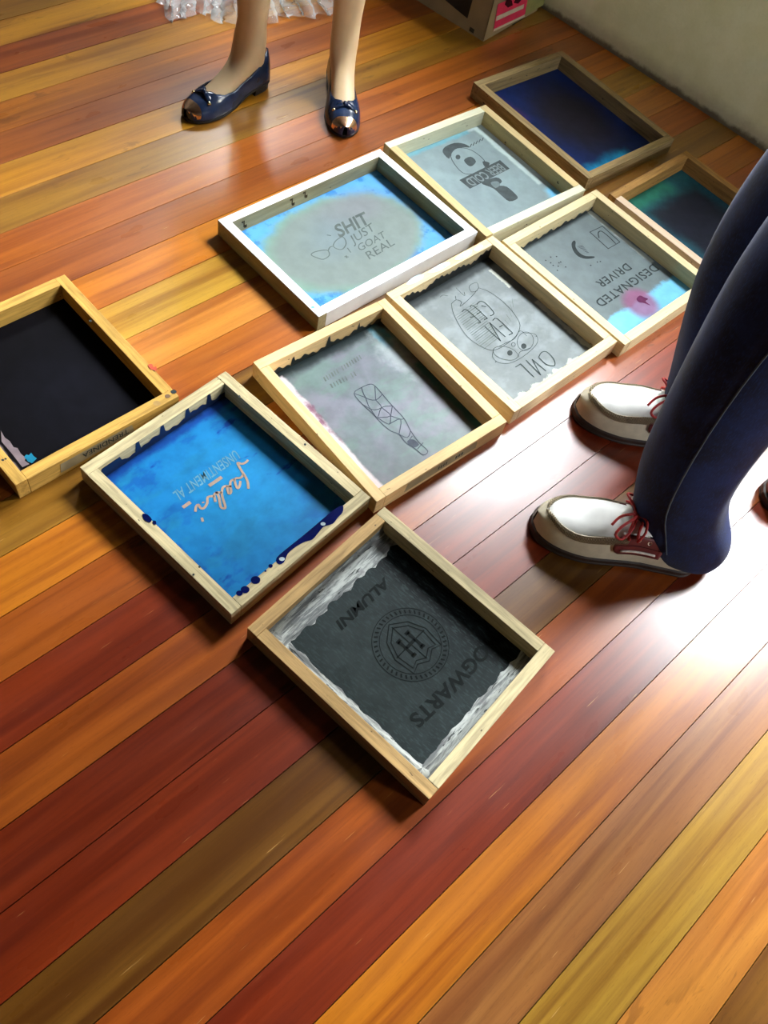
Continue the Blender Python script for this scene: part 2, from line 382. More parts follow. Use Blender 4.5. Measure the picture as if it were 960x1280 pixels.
def smooth_pts(pts, closed=False, sub=3):
    if len(pts) < 3: return pts
    n = len(pts); out = []
    for i in range(n if closed else n - 1):
        p0 = pts[i - 1] if (closed or i > 0) else pts[0]; p1 = pts[i]; p2 = pts[(i + 1) % n]; p3 = pts[(i + 2) % n] if (closed or i + 2 < n) else pts[-1]
        for k in range(sub):
            t = k / sub
            out.append(0.5 * ((2 * p1) + (p2 - p0) * t + (2 * p0 - 5 * p1 + 4 * p2 - p3) * t * t + (3 * p1 - p0 - 3 * p2 + p3) * t ** 3))
    if not closed: out.append(pts[-1])
    return out
def patch(F, pts, mat, name='stain', z=MZ + .0003, local=False, smooth=True):
    pp = [F.loc(px, py, z) for px, py in pts] if not local else [Vector((*p, 0)) for p in pts]
    if smooth: pp = smooth_pts(pp, True)
    bm = bmesh.new(); f = bm.faces.new([bm.verts.new((p.x, p.y, z)) for p in pp]); bmesh.ops.triangulate(bm, faces=[f])
    o = from_bm(name, bm, mat, F.root)
    if o.data.polygons and o.data.polygons[0].normal.z < 0: o.data.flip_normals()
    return o
def ellipse(cx, cy, rx, ry, rot=0, n=14):
    return [(cx + rx * math.cos(2 * math.pi * i / n) * math.cos(rot) - ry * math.sin(2 * math.pi * i / n) * math.sin(rot),
             cy + rx * math.cos(2 * math.pi * i / n) * math.sin(rot) + ry * math.sin(2 * math.pi * i / n) * math.cos(rot)) for i in range(n)]

W1 = wood('tan_pine', (0.52, 0.33, 0.13)); W2 = wood('pale_pine', (0.60, 0.50, 0.28)); W3 = wood('golden_pine', (0.62, 0.36, 0.08))
W4 = wood('honey_pine', (0.78, 0.54, 0.26), .75); W5 = wood('light_pine', (0.74, 0.58, 0.34), .75)
W6 = wood('greyed_pine', (0.40, 0.35, 0.20), .7); WHT = plain('white_rail_paint', (0.80, 0.84, 0.88), .45, .04, 40)
W7 = wood('cream_pine', (0.66, 0.66, 0.48), .85); W7b = wood('buff_pine', (0.58, 0.45, 0.22), .8)
W8 = wood('straw_pine', (0.68, 0.56, 0.32), .8); W9 = wood('umber_pine', (0.34, 0.24, 0.11)); W10 = wood('amber_pine', (0.45, 0.24, 0.07)); W10b = wood('flesh_pine', (0.66, 0.50, 0.36), .85)

NAVY = (0.004, 0.006, 0.035)
# --- F1 dark screen with crest
f1 = make_frame('F1', 'tan pine screen printing frame with near-black mesh, peeling white tape and a crest stencil', [W1, W2, W2, W1],
    layered('slate_emulsion', (0.014, 0.021, 0.022), [((0.026, 0.036, 0.036), 'ell', (-.03, .02, .09, .12), .05, .05, 8, .7), ((0.006, 0.008, 0.009), 'box', (.12, 0, .035, .2), .01, .03, 30, .9),  # dark right-hand strip paints the right rail's shadow on the mesh
            ((0.03, 0.05, 0.05), 'noise', (14, 3, .56), .05, 0, 22, .5)], .6, .2, .12))
# --- F2 blue screen
f2 = make_frame('F2', 'pale pine screen printing frame with vivid blue inked mesh and script lettering', W2,
    layered('blue_inked_mesh', (0.008, 0.14, 0.36), [((0.005, 0.075, 0.30), 'noise', (1, 1.6, .55), .05, 0, 14, .75), ((0.014, 0.20, 0.42), 'ell', (.03, -.02, .10, .12), .06, .05, 9, .75),
            ((0.012, 0.15, 0.30), 'noise', (1.0, 2.6, .58), .06, 0, 9, .6), ((0.004, 0.03, 0.22), 'noise', (1.0, 2.2, .66), .03, 0, 9, .85),
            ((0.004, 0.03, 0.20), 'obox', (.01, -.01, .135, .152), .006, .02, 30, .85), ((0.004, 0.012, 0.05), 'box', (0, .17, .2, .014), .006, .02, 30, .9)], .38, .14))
# --- F3 black screen at the frame edge
f3 = make_frame('F3', 'golden pine screen printing frame with plain black mesh and a taped name on its side', W3,
    layered('black_mesh', (0.0022, 0.002, 0.0032), [((0.30, 0.25, 0.28), 'box', (-.1345, -.02, .006, .2), .004, .012, 25, 1), ((0.01, 0.20, 0.34), 'ell', (-.113, -.150, .010, .012), .003, .01, 60, 1),
            ((0.004, 0.004, 0.007), 'ell', (.04, -.06, .10, .10), .06, .05, 8, .8)], .6, .25, .05))
# --- F4 bottle screen
f4 = make_frame('F4', 'honey pine screen printing frame with slate mesh and a faceted bottle outline', W4,
    layered('slate_lilac_mesh', (0.12, 0.15, 0.16), [((0.16, 0.16, 0.20), 'noise', (1, 1, .52), .1, 0, 12, .8), ((0.12, 0.19, 0.17), 'noise', (1, 3, .56), .08, 0, 10, .6),
            ((0.012, 0.02, 0.022), 'box', (.0, .16, .2, .022), .010, .02, 25, .95), ((0.05, 0.22, 0.30), 'ell', (.115, .125, .016, .03), .006, .03, 30, .95),  # dark top band paints the top rail's shade into the mesh colour
            ((0.40, 0.46, 0.47), 'ell', (.105, .075, .020, .045), .02, .05, 30, .7), ((0.55, 0.50, 0.53), 'box', (-.130, -.02, .020, .17), .004, .02, 18, 1),
            ((0.14, 0.05, 0.09), 'ell', (-.113, .03, .006, .05), .004, .02, 40, .9), ((0.02, 0.12, 0.11), 'box', (.13, -.06, .010, .10), .008, .02, 30, .8)], .36, .12))
# --- F5 owl screen
f5 = make_frame('F5', 'light pine screen printing frame with grey mesh and an owl line drawing', W5,
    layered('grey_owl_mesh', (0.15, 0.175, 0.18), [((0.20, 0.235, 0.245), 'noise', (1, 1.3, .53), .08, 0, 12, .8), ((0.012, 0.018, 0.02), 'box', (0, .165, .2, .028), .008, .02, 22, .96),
            ((0.46, 0.52, 0.48), 'box', (-.134, -.06, .018, .12), .002, .045, 45, .95), ((0.48, 0.53, 0.46), 'box', (-.03, -.156, .12, .012), .002, .040, 45, .9), ((0.6, 0.64, 0.55), 'box', (.13, -.08, .006, .09), .003, .02, 50, .8),
            ((0.55, 0.58, 0.5), 'box', (.112, .10, .004, .03), .002, .012, 60, .9)], .5, .1, .14))
# --- F6 white frame
f6 = make_frame('F6', 'white painted screen printing frame with blue edged grey mesh and slogan lettering', [[WHT, W6]] * 4,
    layered('blue_grey_mesh', (0.10, 0.33, 0.62), [((0.03, 0.18, 0.48), 'noise', (2, 2, .57), .05, 0, 12, .8), ((0.18, 0.30, 0.20), 'ell', (-.02, .0, .195, .130), .014, .05, 14, .9),
            ((0.19, 0.235, 0.225), 'ell', (-.005, .0, .180, .120), .016, .03, 12, 1), ((0.21, 0.21, 0.25), 'ell', (.08, .07, .08, .04), .03, .04, 14, .5), ((0.17, 0.23, 0.27), 'ell', (-.02, .02, .06, .05), .04, .03, 14, .5)], .38, .06))
# --- F7 sign screen
f7 = make_frame('F7', 'cream and buff screen printing frame with pale grey mesh and a sign stencil', [W7, W7b, W7, W7b],
    layered('pale_grey_mesh', (0.19, 0.25, 0.27), [((0.22, 0.30, 0.32), 'noise', (1, 1, .54), .08, 0, 10, .7), ((0.55, 0.66, 0.70), 'obox', (0, 0, .128, .148), .006, .012, 22, .8),
            ((0.14, 0.45, 0.72), 'ell', (.125, -.135, .02, .035), .010, .02, 30, .95), ((0.10, 0.32, 0.42), 'box', (-.03, .152, .12, .010), .006, .015, 30, .8), ((0.42, 0.52, 0.52), 'box', (.120, .05, .008, .13), .004, .012, 40, .9)], .4, .08))
# --- F8 driver screen
f8 = make_frame('F8', 'straw pine screen printing frame with grey and blue mesh and a magenta ink spot', W8,
    layered('grey_blue_mesh', (0.14, 0.42, 0.62), [((0.11, 0.14, 0.15), 'box', (-.02, .07, .17, .165), .006, .05, 16, 1), ((0.085, 0.11, 0.12), 'noise', (1, 1, .54), .07, 0, 12, .0),
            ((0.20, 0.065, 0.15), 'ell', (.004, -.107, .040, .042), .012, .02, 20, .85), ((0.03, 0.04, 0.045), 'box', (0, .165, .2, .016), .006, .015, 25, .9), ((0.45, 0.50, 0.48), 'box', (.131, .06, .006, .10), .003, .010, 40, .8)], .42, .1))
# --- F9, F10 near the wall
f9 = make_frame('F9', 'umber pine screen printing frame with deep blue mesh lying near the plaster wall', W9,
    layered('deep_blue_mesh', (0.004, 0.016, 0.10), [((0.012, 0.010, 0.016), 'ell', (.03, .01, .10, .135), .05, .06, 10, .9), ((0.008, 0.34, 0.70), 'box', (-.06, -.182, .11, .034), .025, .05, 14, .98),
            ((0.008, 0.20, 0.55), 'box', (-.14, -.06, .026, .16), .02, .05, 14, .95), ((0.06, 0.02, 0.10), 'ell', (-.10, .10, .015, .04), .015, .03, 20, .6)], .45, .2))
f10 = make_frame('F10', 'amber pine screen printing frame with dark teal mesh beside the dark blue jeans', [W10, W10, W10b, W10b],
    layered('teal_mesh', (0.010, 0.012, 0.024), [((0.015, 0.10, 0.14), 'obox', (.02, -.01, .10, .125), .03, .06, 12, .9), ((0.02, 0.16, 0.10), 'box', (-.03, .15, .09, .025), .02, .05, 16, .8),
            ((0.16, 0.10, 0.30), 'ell', (-.125, .13, .02, .02), .01, .02, 30, .8)], .45, .2))

def flat(name, col, rough=.6): return plain(name, col, rough, .15, 60, Specular_IOR_Level=.08)
K1 = flat('stencil_black', (0.009, 0.012, 0.012), .7); K2 = flat('stencil_grey', (0.10, 0.125, 0.12)); K3 = flat('stencil_dark_grey', (0.05, 0.065, 0.065)); K4 = flat('stencil_charcoal', (0.035, 0.045, 0.045))
K5 = flat('bare_mesh_tan', (0.34, 0.25, 0.19)); K6 = flat('bare_mesh_faint', (0.10, 0.26, 0.36)); K7 = flat('bottle_line', (0.055, 0.065, 0.085)); K8 = flat('owl_line', (0.035, 0.05, 0.05))
K9 = flat('sign_fill', (0.055, 0.07, 0.075)); K10 = flat('sign_letters', (0.16, 0.20, 0.21)); KMAG = flat('magenta_ink', (0.09, 0.015, 0.06)); K11 = flat('driver_letters', (0.022, 0.03, 0.032))
# F1 text (reads upside down) : HOGWARTS on top, ALUMNI at the foot
def z1(x, y): return (360 + x / 3.2, 680 + y / 3.2)
put_text(f1, 'ALUMNI', z1(385, 130), z1(190, 310), z1(410, 165), K1, .03)
put_text(f1, 'HOGWARTS', z1(806, 352), z1(478, 694), z1(850, 394), K1, .03, arc=.12)
ctr = f1.loc(*z1(490, 400)); cx, cy = ctr.x, ctr.y
strokes(f1, [['c'] + ellipse(cx, cy, .062, .062, n=20), ['c'] + ellipse(cx, cy, .050, .050, n=20)], .0012, K1, local=True)
bm = bmesh.new()
for i in range(44):
    a = 2 * math.pi * i / 44
    ribbon(bm, [(cx + .053 * math.cos(a), cy + .053 * math.sin(a)), (cx + .059 * math.cos(a + .03), cy + .059 * math.sin(a + .03))], .0028, MZ + .0004)
from_bm('ring_marks', bm, K1, f1.root)
sh = [(-.034, -.036), (-.018, -.030), (0, -.040), (.018, -.030), (.034, -.036), (.038, .0), (.026, .028), (0, .046), (-.026, .028), (-.038, 0)]
strokes(f1, [['c'] + [(cx + x, cy + y) for x, y in sh], ['c'] + [(cx + x * .82, cy + y * .82) for x, y in sh], [(cx, cy - .034), (cx, cy + .04)], [(cx - .034, cy), (cx + .034, cy)]], .0020, K1, 'shield_outline', local=True, smooth=False)
bm = bmesh.new()
for (x0, y0, x1, y1) in ((-.011, -.016, -.011, .016), (.011, -.016, .011, .016), (-.011, 0, .011, 0), (-.015, -.016, -.006, -.016), (.006, -.016, .015, -.016), (-.015, .016, -.006, .016), (.006, .016, .015, .016)):
    ribbon(bm, [(cx + x0, cy + y0), (cx + x1, cy + y1)], .0055, MZ + .0006)
from_bm('shield_letter', bm, K1, f1.root)
# F1 peeling tape along three inner sides
def tape_material(name, st):
    N = NT(name); ob = N.tc.outputs['Object']; v = N.mapping(ob, st)
    a = N.noise(v, 1.0, 5, .65, .5); b = N.noise(ob, 30, 4, .6); w = N.noise(N.mapping(ob, tuple(x * 2.2 for x in st)), 1.0, 3, .6, .8)
    c = N.mix(N.ss(a, .40, .60), (0.13, 0.14, 0.14), (0.46, 0.49, 0.46)); c = N.mix(N.ss(b, .54, .66, 0, .6), c, (0.16, 0.15, 0.16))
    c = N.mix(N.ss(w, .60, .64, 0, .9), c, (0.012, 0.015, 0.015))
    N.bump(a, .4, .002); N.set(Base_Color=c, Roughness=.55, Specular_IOR_Level=.25); return N.m
M_TAPE_H = tape_material('peeling_tape_across', (14, 110, 60)); M_TAPE_V = tape_material('peeling_tape_along', (110, 14, 60))
def tape(F, side, width, z_wall, start=None, end=None):
    hx, hy = F.hx, F.hy; n, q = 46, 6; V = []; Fs = []
    ln = (hx if side in 'tb' else hy); s0 = -ln if start is None else start; s1 = ln if end is None else end
    for i in range(n + 1):
        s = s0 + (s1 - s0) * i / n; edge = width * (1 + .12 * math.sin(i * .9) * math.sin(i * .37 + 1) + random.uniform(-.05, .05))
        for k in range(q + 1):
            t = k / q; d = .0006 + edge * max(0, (t - .22) / .78); z = MZ + .0012 + (z_wall - MZ) * max(0, 1 - t / .3) ** 1.2 + random.uniform(0, .0007) + .0012 * math.sin(t * 9 + i * .13)
            if k == q: z = MZ + .0007
            V.append({'t': (s, hy - d, z), 'b': (s, -hy + d, z), 'l': (-hx + d, s, z), 'r': (hx - d, s, z)}[side])
    for i in range(n):
        for k in range(q): a = i * (q + 1) + k; Fs.append((a, a + 1, a + q + 2, a + q + 1))
    return mk('tape', V, Fs, M_TAPE_H if side in 'tb' else M_TAPE_V, F.root, True)
tape(f1, 't', .034, .020); tape(f1, 'l', .020, .012); tape(f1, 'b', .020, .010)

# F2 lettering and ink
def z2(x, y): return (200 + x / 6.857, 540 + y / 6.857)
put_text(f2, 'UNSENTIMENT AL', z2(640, 150), z2(105, 520), z2(690, 225), K6, .01, space=1.05)
scr = [[(755, 240), (735, 262), (700, 275), (665, 265), (680, 300), (710, 350), (735, 390), (752, 430), (758, 488)], [(715, 365), (690, 395), (640, 405), (660, 480), (680, 470), (690, 420)],
       [(640, 405), (605, 425), (600, 470), (575, 465), (590, 530), (610, 510), (600, 460)], [(575, 465), (540, 475), (530, 540), (560, 640), (545, 655), (520, 640), (505, 560), (480, 515)], [(530, 520), (490, 520), (465, 540), (475, 600)],
       [(465, 550), (410, 560), (405, 610), (375, 655), (345, 650), (330, 625), (310, 640), (303, 685)], [(368, 600), (372, 610)], [(358, 735), (368, 770)]]
strokes(f2, [[z2(*p) for p in l] for l in scr], .0042, K5, 'script_lettering', MZ + .0006)
for a, b in ((((420, 462)), ((530, 388))), (((195, 648)), ((262, 602)))):
    bm = bmesh.new(); pa, pb = f2.loc(*z2(*a)), f2.loc(*z2(*b)); ribbon(bm, [pa, pb], .0062, MZ + .0005)
    from_bm('print_bar', bm, K5, f2.root)
M_INK = plain('wet_navy_ink', (0.003, 0.006, 0.06), .12, .2)
def zf2(x, y): return (120 + x / 2.667, 470 + y / 2.667)
M_DUST = plain('ink_mottle', (0.35, 0.42, 0.46), .3, .3)
def rail_patch(F, pts, mat, name='ink_stain', z=RH + .0006): return patch(F, pts, mat, name, z)
rail_patch(f2, [zf2(*p) for p in ((822, 432), (822, 455), (806, 472), (790, 492), (760, 502), (745, 518), (722, 545), (698, 552), (668, 568), (640, 592), (626, 622), (606, 626), (602, 606), (640, 572), (690, 532), (740, 490), (790, 448))], M_INK)
for cxp, cyp, r in ((582, 633, 6), (565, 650, 3), (532, 680, 13), (497, 712, 12), (478, 724, 9)):
    rail_patch(f2, [zf2(cxp + r * 1.25 * math.cos(a), cyp + r * math.sin(a)) for a in [i * math.pi / 5 for i in range(10)]], M_INK)
for cxp, cyp, r in ((757, 493, 7), (620, 610, 8)):
    rail_patch(f2, [zf2(cxp + r * 1.2 * math.cos(a), cyp + r * .8 * math.sin(a)) for a in [i * math.pi / 4 for i in range(8)]], M_DUST, 'ink_stain', RH + .0009)
for pts in (((155, 460), (172, 462), (186, 478), (178, 488), (160, 478)), ((190, 482), (200, 484), (200, 495), (190, 492))): rail_patch(f2, [zf2(*p) for p in pts], M_INK)
for p in ((325, 662), (345, 636), (478, 68), (697, 228)): rail_patch(f2, [zf2(p[0] + 4 * math.cos(i), p[1] + 4 * math.sin(i)) for i in range(6)], K4)
# ink coat and drips on the inner face of the top rail
def inner_coat(F, zs, mat, side='t', name='ink_coat'):
    y = F.hy - .0006; V = []; Fs = []; n = len(zs)
    for i, z in enumerate(zs):
        s = -F.hx + 2 * F.hx * i / (n - 1)
        for zz in (MZ, z): V.append((s, y, zz) if side == 't' else (F.hx - .0006, s, zz))
    for i in range(n - 1): Fs.append((2 * i, 2 * i + 2, 2 * i + 3, 2 * i + 1))
    return mk(name, V, Fs, mat, F.root)
zz = []
for i in range(90):
    z = .017 + .004 * math.sin(i * .21) + .002 * math.sin(i * .9)
    for c_, w_ in ((8, 6), (26, 1.2), (43, 1.2), (61, 1.3), (77, 1.0)):
        if abs(i - c_) <= w_: z = .0375 if c_ != 8 else .030
    zz.append(z)
M_COAT = plain('dried_navy_ink', (0.004, 0.012, 0.04), .35, .3)
inner_coat(f2, zz, M_COAT)
zz = [.012 + .004 * math.sin(i * .33) + .003 * math.sin(i * 1.1) + (.018 if i in (16, 17, 40, 41, 62) else 0) for i in range(80)]
inner_coat(f4, zz, plain('dried_dark_ink', (0.015, 0.02, 0.018), .4, .4)); 
zz = [.022 + .008 * math.sin(i * .23) * math.sin(i * .07) + .003 * math.sin(i * 1.3) for i in range(80)]
inner_coat(f5, zz, plain('dried_black_ink', (0.008, 0.01, 0.01), .3, .4))
zz = [.010 + .003 * math.sin(i * .4) + .003 * math.sin(i * .9) for i in range(80)]
inner_coat(f8, zz, plain('dried_grey_ink', (0.02, 0.026, 0.026), .4, .4))
# pale paint on the top rail of the owl frame
M_PBLUE = plain('pale_blue_paint', (0.42, 0.54, 0.58), .5, .3, 120)
for pts in (((508, 356), (514, 348), (524, 343), (530, 345), (520, 353)), ((535, 341), (548, 331), (560, 327), (562, 331), (548, 339)), ((568, 324), (580, 315), (590, 312), (588, 318), (576, 324)), ((592, 312), (600, 306), (604, 308), (597, 314))): rail_patch(f5, pts, M_PBLUE)
# F3 spots, taped name on the outer side
for px, py, r, mt in ((217, 489.5, 3.2, K4), (209.5, 495, 3.0, plain('brown_knot', (0.13, 0.07, 0.03), .7)), (196, 504, 4, plain('ring_stain', (0.42, 0.25, 0.07), .7)), (3.5, 575, 1.6, K4), (7, 573.5, 1.4, K4), (113, 401, 1.6, K4)):
    rail_patch(f3, [(px + r * 1.2 * math.cos(i), py + r * .8 * math.sin(i)) for i in range(6)], mt)
rail_patch(f3, [(185, 456), (190, 455), (192, 459), (195, 458), (196, 463), (190, 462), (187, 460)], plain('red_mark', (0.5, 0.06, 0.02), .6))
patch(f3, [(1, 538), (6, 547), (12, 551), (17, 559), (22, 560), (26, 567), (32, 572), (31, 576), (37, 580), (28, 584), (14, 566), (2, 552)], flat('lilac_residue', (0.16, 0.13, 0.15)), smooth=False)
patch(f3, [(30, 571), (33, 568), (36, 569), (39, 566), (42, 570), (46, 573), (43, 576), (40, 579), (35, 577), (33, 574)], flat('blue_residue', (0.008, 0.15, 0.26)), 'stain', MZ + .0005, smooth=False)
M_MASK = plain('masking_tape', (0.30, 0.24, 0.13), .7, .15)
def side_tape(F, x0, x1, z0, z1, s=None, marks=None):
    y = -F.b / 2 - .0005
    o = mk('tape', [(x0, y, z0), (x1, y, z0), (x1 - .004, y, z1), (x0 + .003, y, z1)], [(0, 1, 2, 3)], M_MASK, F.root)
    if s:
        V, Fs = text_mesh(s, .01); vs = [(x1 - .012 - q[0] * (x1 - x0) * .62, y - .0005, z1 - .004 - q[1] * .012) for q in V]
        mk('lettering', vs, Fs, K4, F.root)
    if marks:
        for (xa, xb) in marks:
            bm = bmesh.new(); r = bmesh.ops.create_cube(bm, size=1)
            for v in r['verts']: v.co = Vector(((xa + xb) / 2 + v.co.x * (xb - xa), y - .0004 + v.co.y * .0003, (z0 + z1) / 2 + v.co.z * .008))
            from_bm('pen_mark', bm, K4, F.root)
side_tape(f3, -.080, .062, .008, .031, 'TRENDINEA')
side_tape(f4, -.090, .085, .010, .034, None, [(-.012 + i * .006, -.0095 + i * .006) for i in range(4)] + [(.030 + i * .007, .034 + i * .007) for i in range(3)])

# F4 lines
def z4(x, y): return (380 + x / 4.8, 420 + y / 4.8)
out4 = [(300, 345), (345, 310), (395, 290), (425, 300), (470, 350), (530, 420), (600, 495), (640, 570), (690, 640), (742, 690), (715, 715), (670, 680), (610, 640), (570, 590), (520, 570), (460, 520), (410, 465), (350, 410)]
lat = [[(345, 310), (370, 370), (430, 385), (470, 350)], [(370, 370), (400, 440), (465, 430), (430, 385)], [(425, 300), (430, 385)], [(400, 440), (440, 490), (465, 430), (530, 420)], [(440, 490), (520, 480), (465, 430)], [(520, 480), (530, 420)], [(520, 480), (580, 500), (600, 495)],
       [(440, 490), (510, 530), (520, 480)], [(510, 530), (580, 500), (570, 590)], [(300, 345), (370, 370)], [(350, 410), (400, 440)], [(570, 590), (620, 610), (640, 570)], [(680, 680), (715, 640)], [(620, 640), (650, 600)]]
strokes(f4, [['c'] + [z4(*p) for p in out4]] + [[z4(*p) for p in l] for l in lat], .0016, K7, 'bottle_outline')
patch(f4, [z4(*p) for p in ((620, 630), (655, 620), (690, 650), (665, 668), (635, 660))], K7, 'bottle_label')
def z4b(x, y): return (400 + x / 12, 440 + y / 12)
bm = bmesh.new()
for (A, B, n) in (((90, 440), (620, 110), 15), ((190, 540), (540, 360), 9)):
    for i in range(n):
        if i in (6,) : continue
        t = i / (n - 1); a = f4.loc(*z4b(A[0] + (B[0] - A[0]) * t, A[1] + (B[1] - A[1]) * t)); b = f4.loc(*z4b(A[0] + (B[0] - A[0]) * t - 35, A[1] + (B[1] - A[1]) * t - 62))
        ribbon(bm, [a, b], .0022 if i % 3 else .0034, MZ + .0004)
from_bm('faded_marks', bm, K2, f4.root)

# F5 owl (drawn upside down)
def z5(x, y): return (550 + x / 6, 340 + y / 6)
def owl(pts): return [z5(*p) for p in pts]
strokes(f5, [owl(l) for l in ([(290, 120), (360, 145), (430, 190), (500, 250), (560, 320), (600, 400), (570, 480), (500, 540), (430, 580), (370, 585), (290, 550), (210, 490), (150, 410), (100, 310), (85, 240)],
    [(85, 240), (120, 210), (160, 225), (150, 260), (200, 220), (250, 170), (290, 120)], [(290, 120), (275, 80), (220, 105), (235, 150), (280, 140)], [(120, 120), (150, 150), (185, 180), (180, 150)], [(60, 180), (20, 175), (0, 190)], [(120, 210), (115, 180)])]
    + [['c'] + owl(ellipse(640, 520, 60, 70, .3)), ['c'] + owl(ellipse(490, 610, 95, 48, .25)), ['c'] + owl(ellipse(550, 545, 14, 14))]
    + [owl(l) for l in ([(400, 585), (395, 640), (440, 680), (520, 685), (600, 650), (680, 590), (730, 530), (725, 480), (690, 460), (640, 460)], [(440, 560), (500, 530), (560, 500), (600, 440), (650, 480)], [(590, 640), (600, 600), (680, 570)])],
    .0011, K8, 'owl_outline')
bm = bmesh.new()
for i in range(20):
    t = i / 19; a = f5.loc(*z5(115 + 210 * t, 330 + 250 * t)); b = f5.loc(*z5(115 + 210 * t + 150 - 40 * t, 330 + 250 * t - 105 + 20 * t)); ribbon(bm, [a, b], .0007 + .0006 * (i % 3), MZ + .0003)
for i in range(6): ribbon(bm, [f5.loc(*z5(470 + i * 14, 400 - i * 40)), f5.loc(*z5(520 + i * 6, 440 - i * 35))], .0008, MZ + .0003)
from_bm('feather_hatching', bm, K2, f5.root)
for l in ([(720, 480), (724, 484)], [(415, 672), (420, 676)]): strokes(f5, [owl(l)], .003, K8, 'ear_tip')
for c_ in ((628, 556), (524, 607)): patch(f5, owl(ellipse(*c_, 20, 20)), K4, 'pupil')
# hand written OWL / EM / GEE as strokes
hand = [[(740, 640), (760, 605), (800, 600), (850, 650), (862, 695), (840, 705), (790, 690), (740, 640)], [(645, 662), (755, 775)], [(755, 775), (690, 655)], [(690, 655), (795, 745)], [(565, 715), (605, 690)], [(605, 690), (705, 790)],
        [(395, 365), (430, 352), (545, 460)], [(545, 460), (515, 475)], [(470, 400), (445, 415)], [(335, 410), (455, 520)], [(455, 520), (370, 380)], [(370, 380), (490, 488)],
        [(275, 245), (300, 222), (340, 235), (400, 300), (395, 322), (375, 330)], [(345, 262), (310, 255)], [(225, 265), (250, 255), (355, 350)], [(355, 350), (330, 358)], [(300, 305), (275, 315)], [(165, 300), (200, 285), (305, 378)], [(305, 378), (282, 388)], [(250, 335), (225, 343)]]
for i0, i1 in ((0, 1), (1, 4), (4, 6), (6, 9), (9, 12), (12, 14), (14, 17), (17, 20)): strokes(f5, [owl(l) for l in hand[i0:i1]], .0020, K8, 'letter', MZ + .0006)

# F6 slogan
def z6(x, y): return (370 + x / 6.857, 240 + y / 6.857)
for s, a, b, t, bd in (('SHIT', (375, 395), (640, 268), (318, 290), .025), ('JUST', (500, 470), (692, 345), (452, 385), .0), ('GOAT', (548, 512), (775, 388), (520, 455), .0), ('REAL', (630, 580), (850, 450), (590, 520), .0)):
    put_text(f6, s, z6(*a), z6(*b), z6(*t), K2, bd)
strokes(f6, [['c'] + [z6(*p) for p in ((130, 540), (160, 515), (235, 500), (275, 505), (285, 545), (235, 578), (180, 565))], ['c'] + [z6(*p) for p in ((320, 465), (340, 420), (400, 385), (430, 440), (400, 490), (355, 490))],
             [z6(*p) for p in ((275, 505), (290, 475), (320, 465))], [z6(440, 480), z6(470, 520)], [z6(415, 555), z6(450, 558)], [z6(430, 545), z6(436, 568)], [z6(265, 370), z6(300, 375)]], .0022, K2, 'glasses_outline')
rail_patch(f6, [(391 + 2.2 * math.cos(i) , 384 + 1.5 * math.sin(i)) for i in range(6)], flat('blue_dot', (0.15, 0.45, 0.7)))
for pts in (((440, 364), (452, 356), (462, 352), (458, 358), (448, 364)), ((500, 335), (510, 329), (514, 331), (506, 336))): rail_patch(f6, pts, flat('pale_aqua_smear', (0.5, 0.78, 0.84)))
# brown drips on the inner face of the top rail
for s_, h0, h1 in ((-.045, .013, .030), (-.010, .018, .033), (-.172, .012, .028)):
    bm = bmesh.new(); y = f6.hy - .0007
    for (dx, z0_, z1_, w_) in ((0, h0, h1, .0022), (.004, h0 - .003, h0 + .004, .006), (-.004, h1 - .004, h1, .004)):
        r = bmesh.ops.create_cube(bm, size=1)
        for v in r['verts']: v.co = Vector((s_ + dx + v.co.x * w_, y + v.co.y * .0004, (z0_ + z1_) / 2 + v.co.z * (z1_ - z0_)))
    from_bm('drip', bm, flat('brown_drip', (0.06, 0.04, 0.02)), f6.root)

# F7 figure with sign
def z7(x, y): return (540 + x / 6, 120 + y / 6)
patch(f7, [z7(*p) for p in ((205, 630), (510, 480), (582, 545), (285, 695))], K9, 'sign', smooth=False)
put_text(f7, 'BEER COLD', z7(498, 505), z7(240, 630), z7(560, 555), K10, .02, z=MZ + .0007)
strokes(f7, [['c'] + [z7(*p) for p in ((140, 455), (170, 400), (230, 390), (300, 410), (370, 460), (405, 510), (390, 545), (330, 580), (250, 585), (190, 540))]], .0020, K9, 'head_outline')
patch(f7, [z7(*p) for p in ((80, 420), (100, 380), (170, 352), (240, 358), (285, 385), (230, 385), (170, 400), (140, 440), (125, 470))], K9, 'hair')
patch(f7, [z7(*ellipse(195, 458, 18, 18)[i]) for i in range(14)], K9, 'eye')
patch(f7, [z7(*p) for p in ((240, 480), (290, 455), (330, 490), (300, 525), (270, 520))], K9, 'moustache')
patch(f7, [z7(*p) for p in ((380, 490), (430, 500), (420, 530), (395, 530))], K9, 'collar')
patch(f7, [z7(*p) for p in ((370, 650), (480, 610), (525, 640), (500, 670), (560, 680), (630, 740), (640, 770), (580, 790), (520, 745), (470, 700), (430, 680))], K9, 'torso_shape')
patch(f7, [z7(*p) for p in ((440, 650), (490, 640), (510, 665), (475, 690))], flat('sign_mid', (0.13, 0.17, 0.18)), 'torso_highlight', MZ + .0006)
bm = bmesh.new()
for i in range(5): ribbon(bm, [f7.loc(*z7(285 + i * 22, 385 - i * 12)), f7.loc(*z7(297 + i * 22, 360 - i * 12))], .002, MZ + .0004)
from_bm('faded_marks', bm, K9, f7.root)

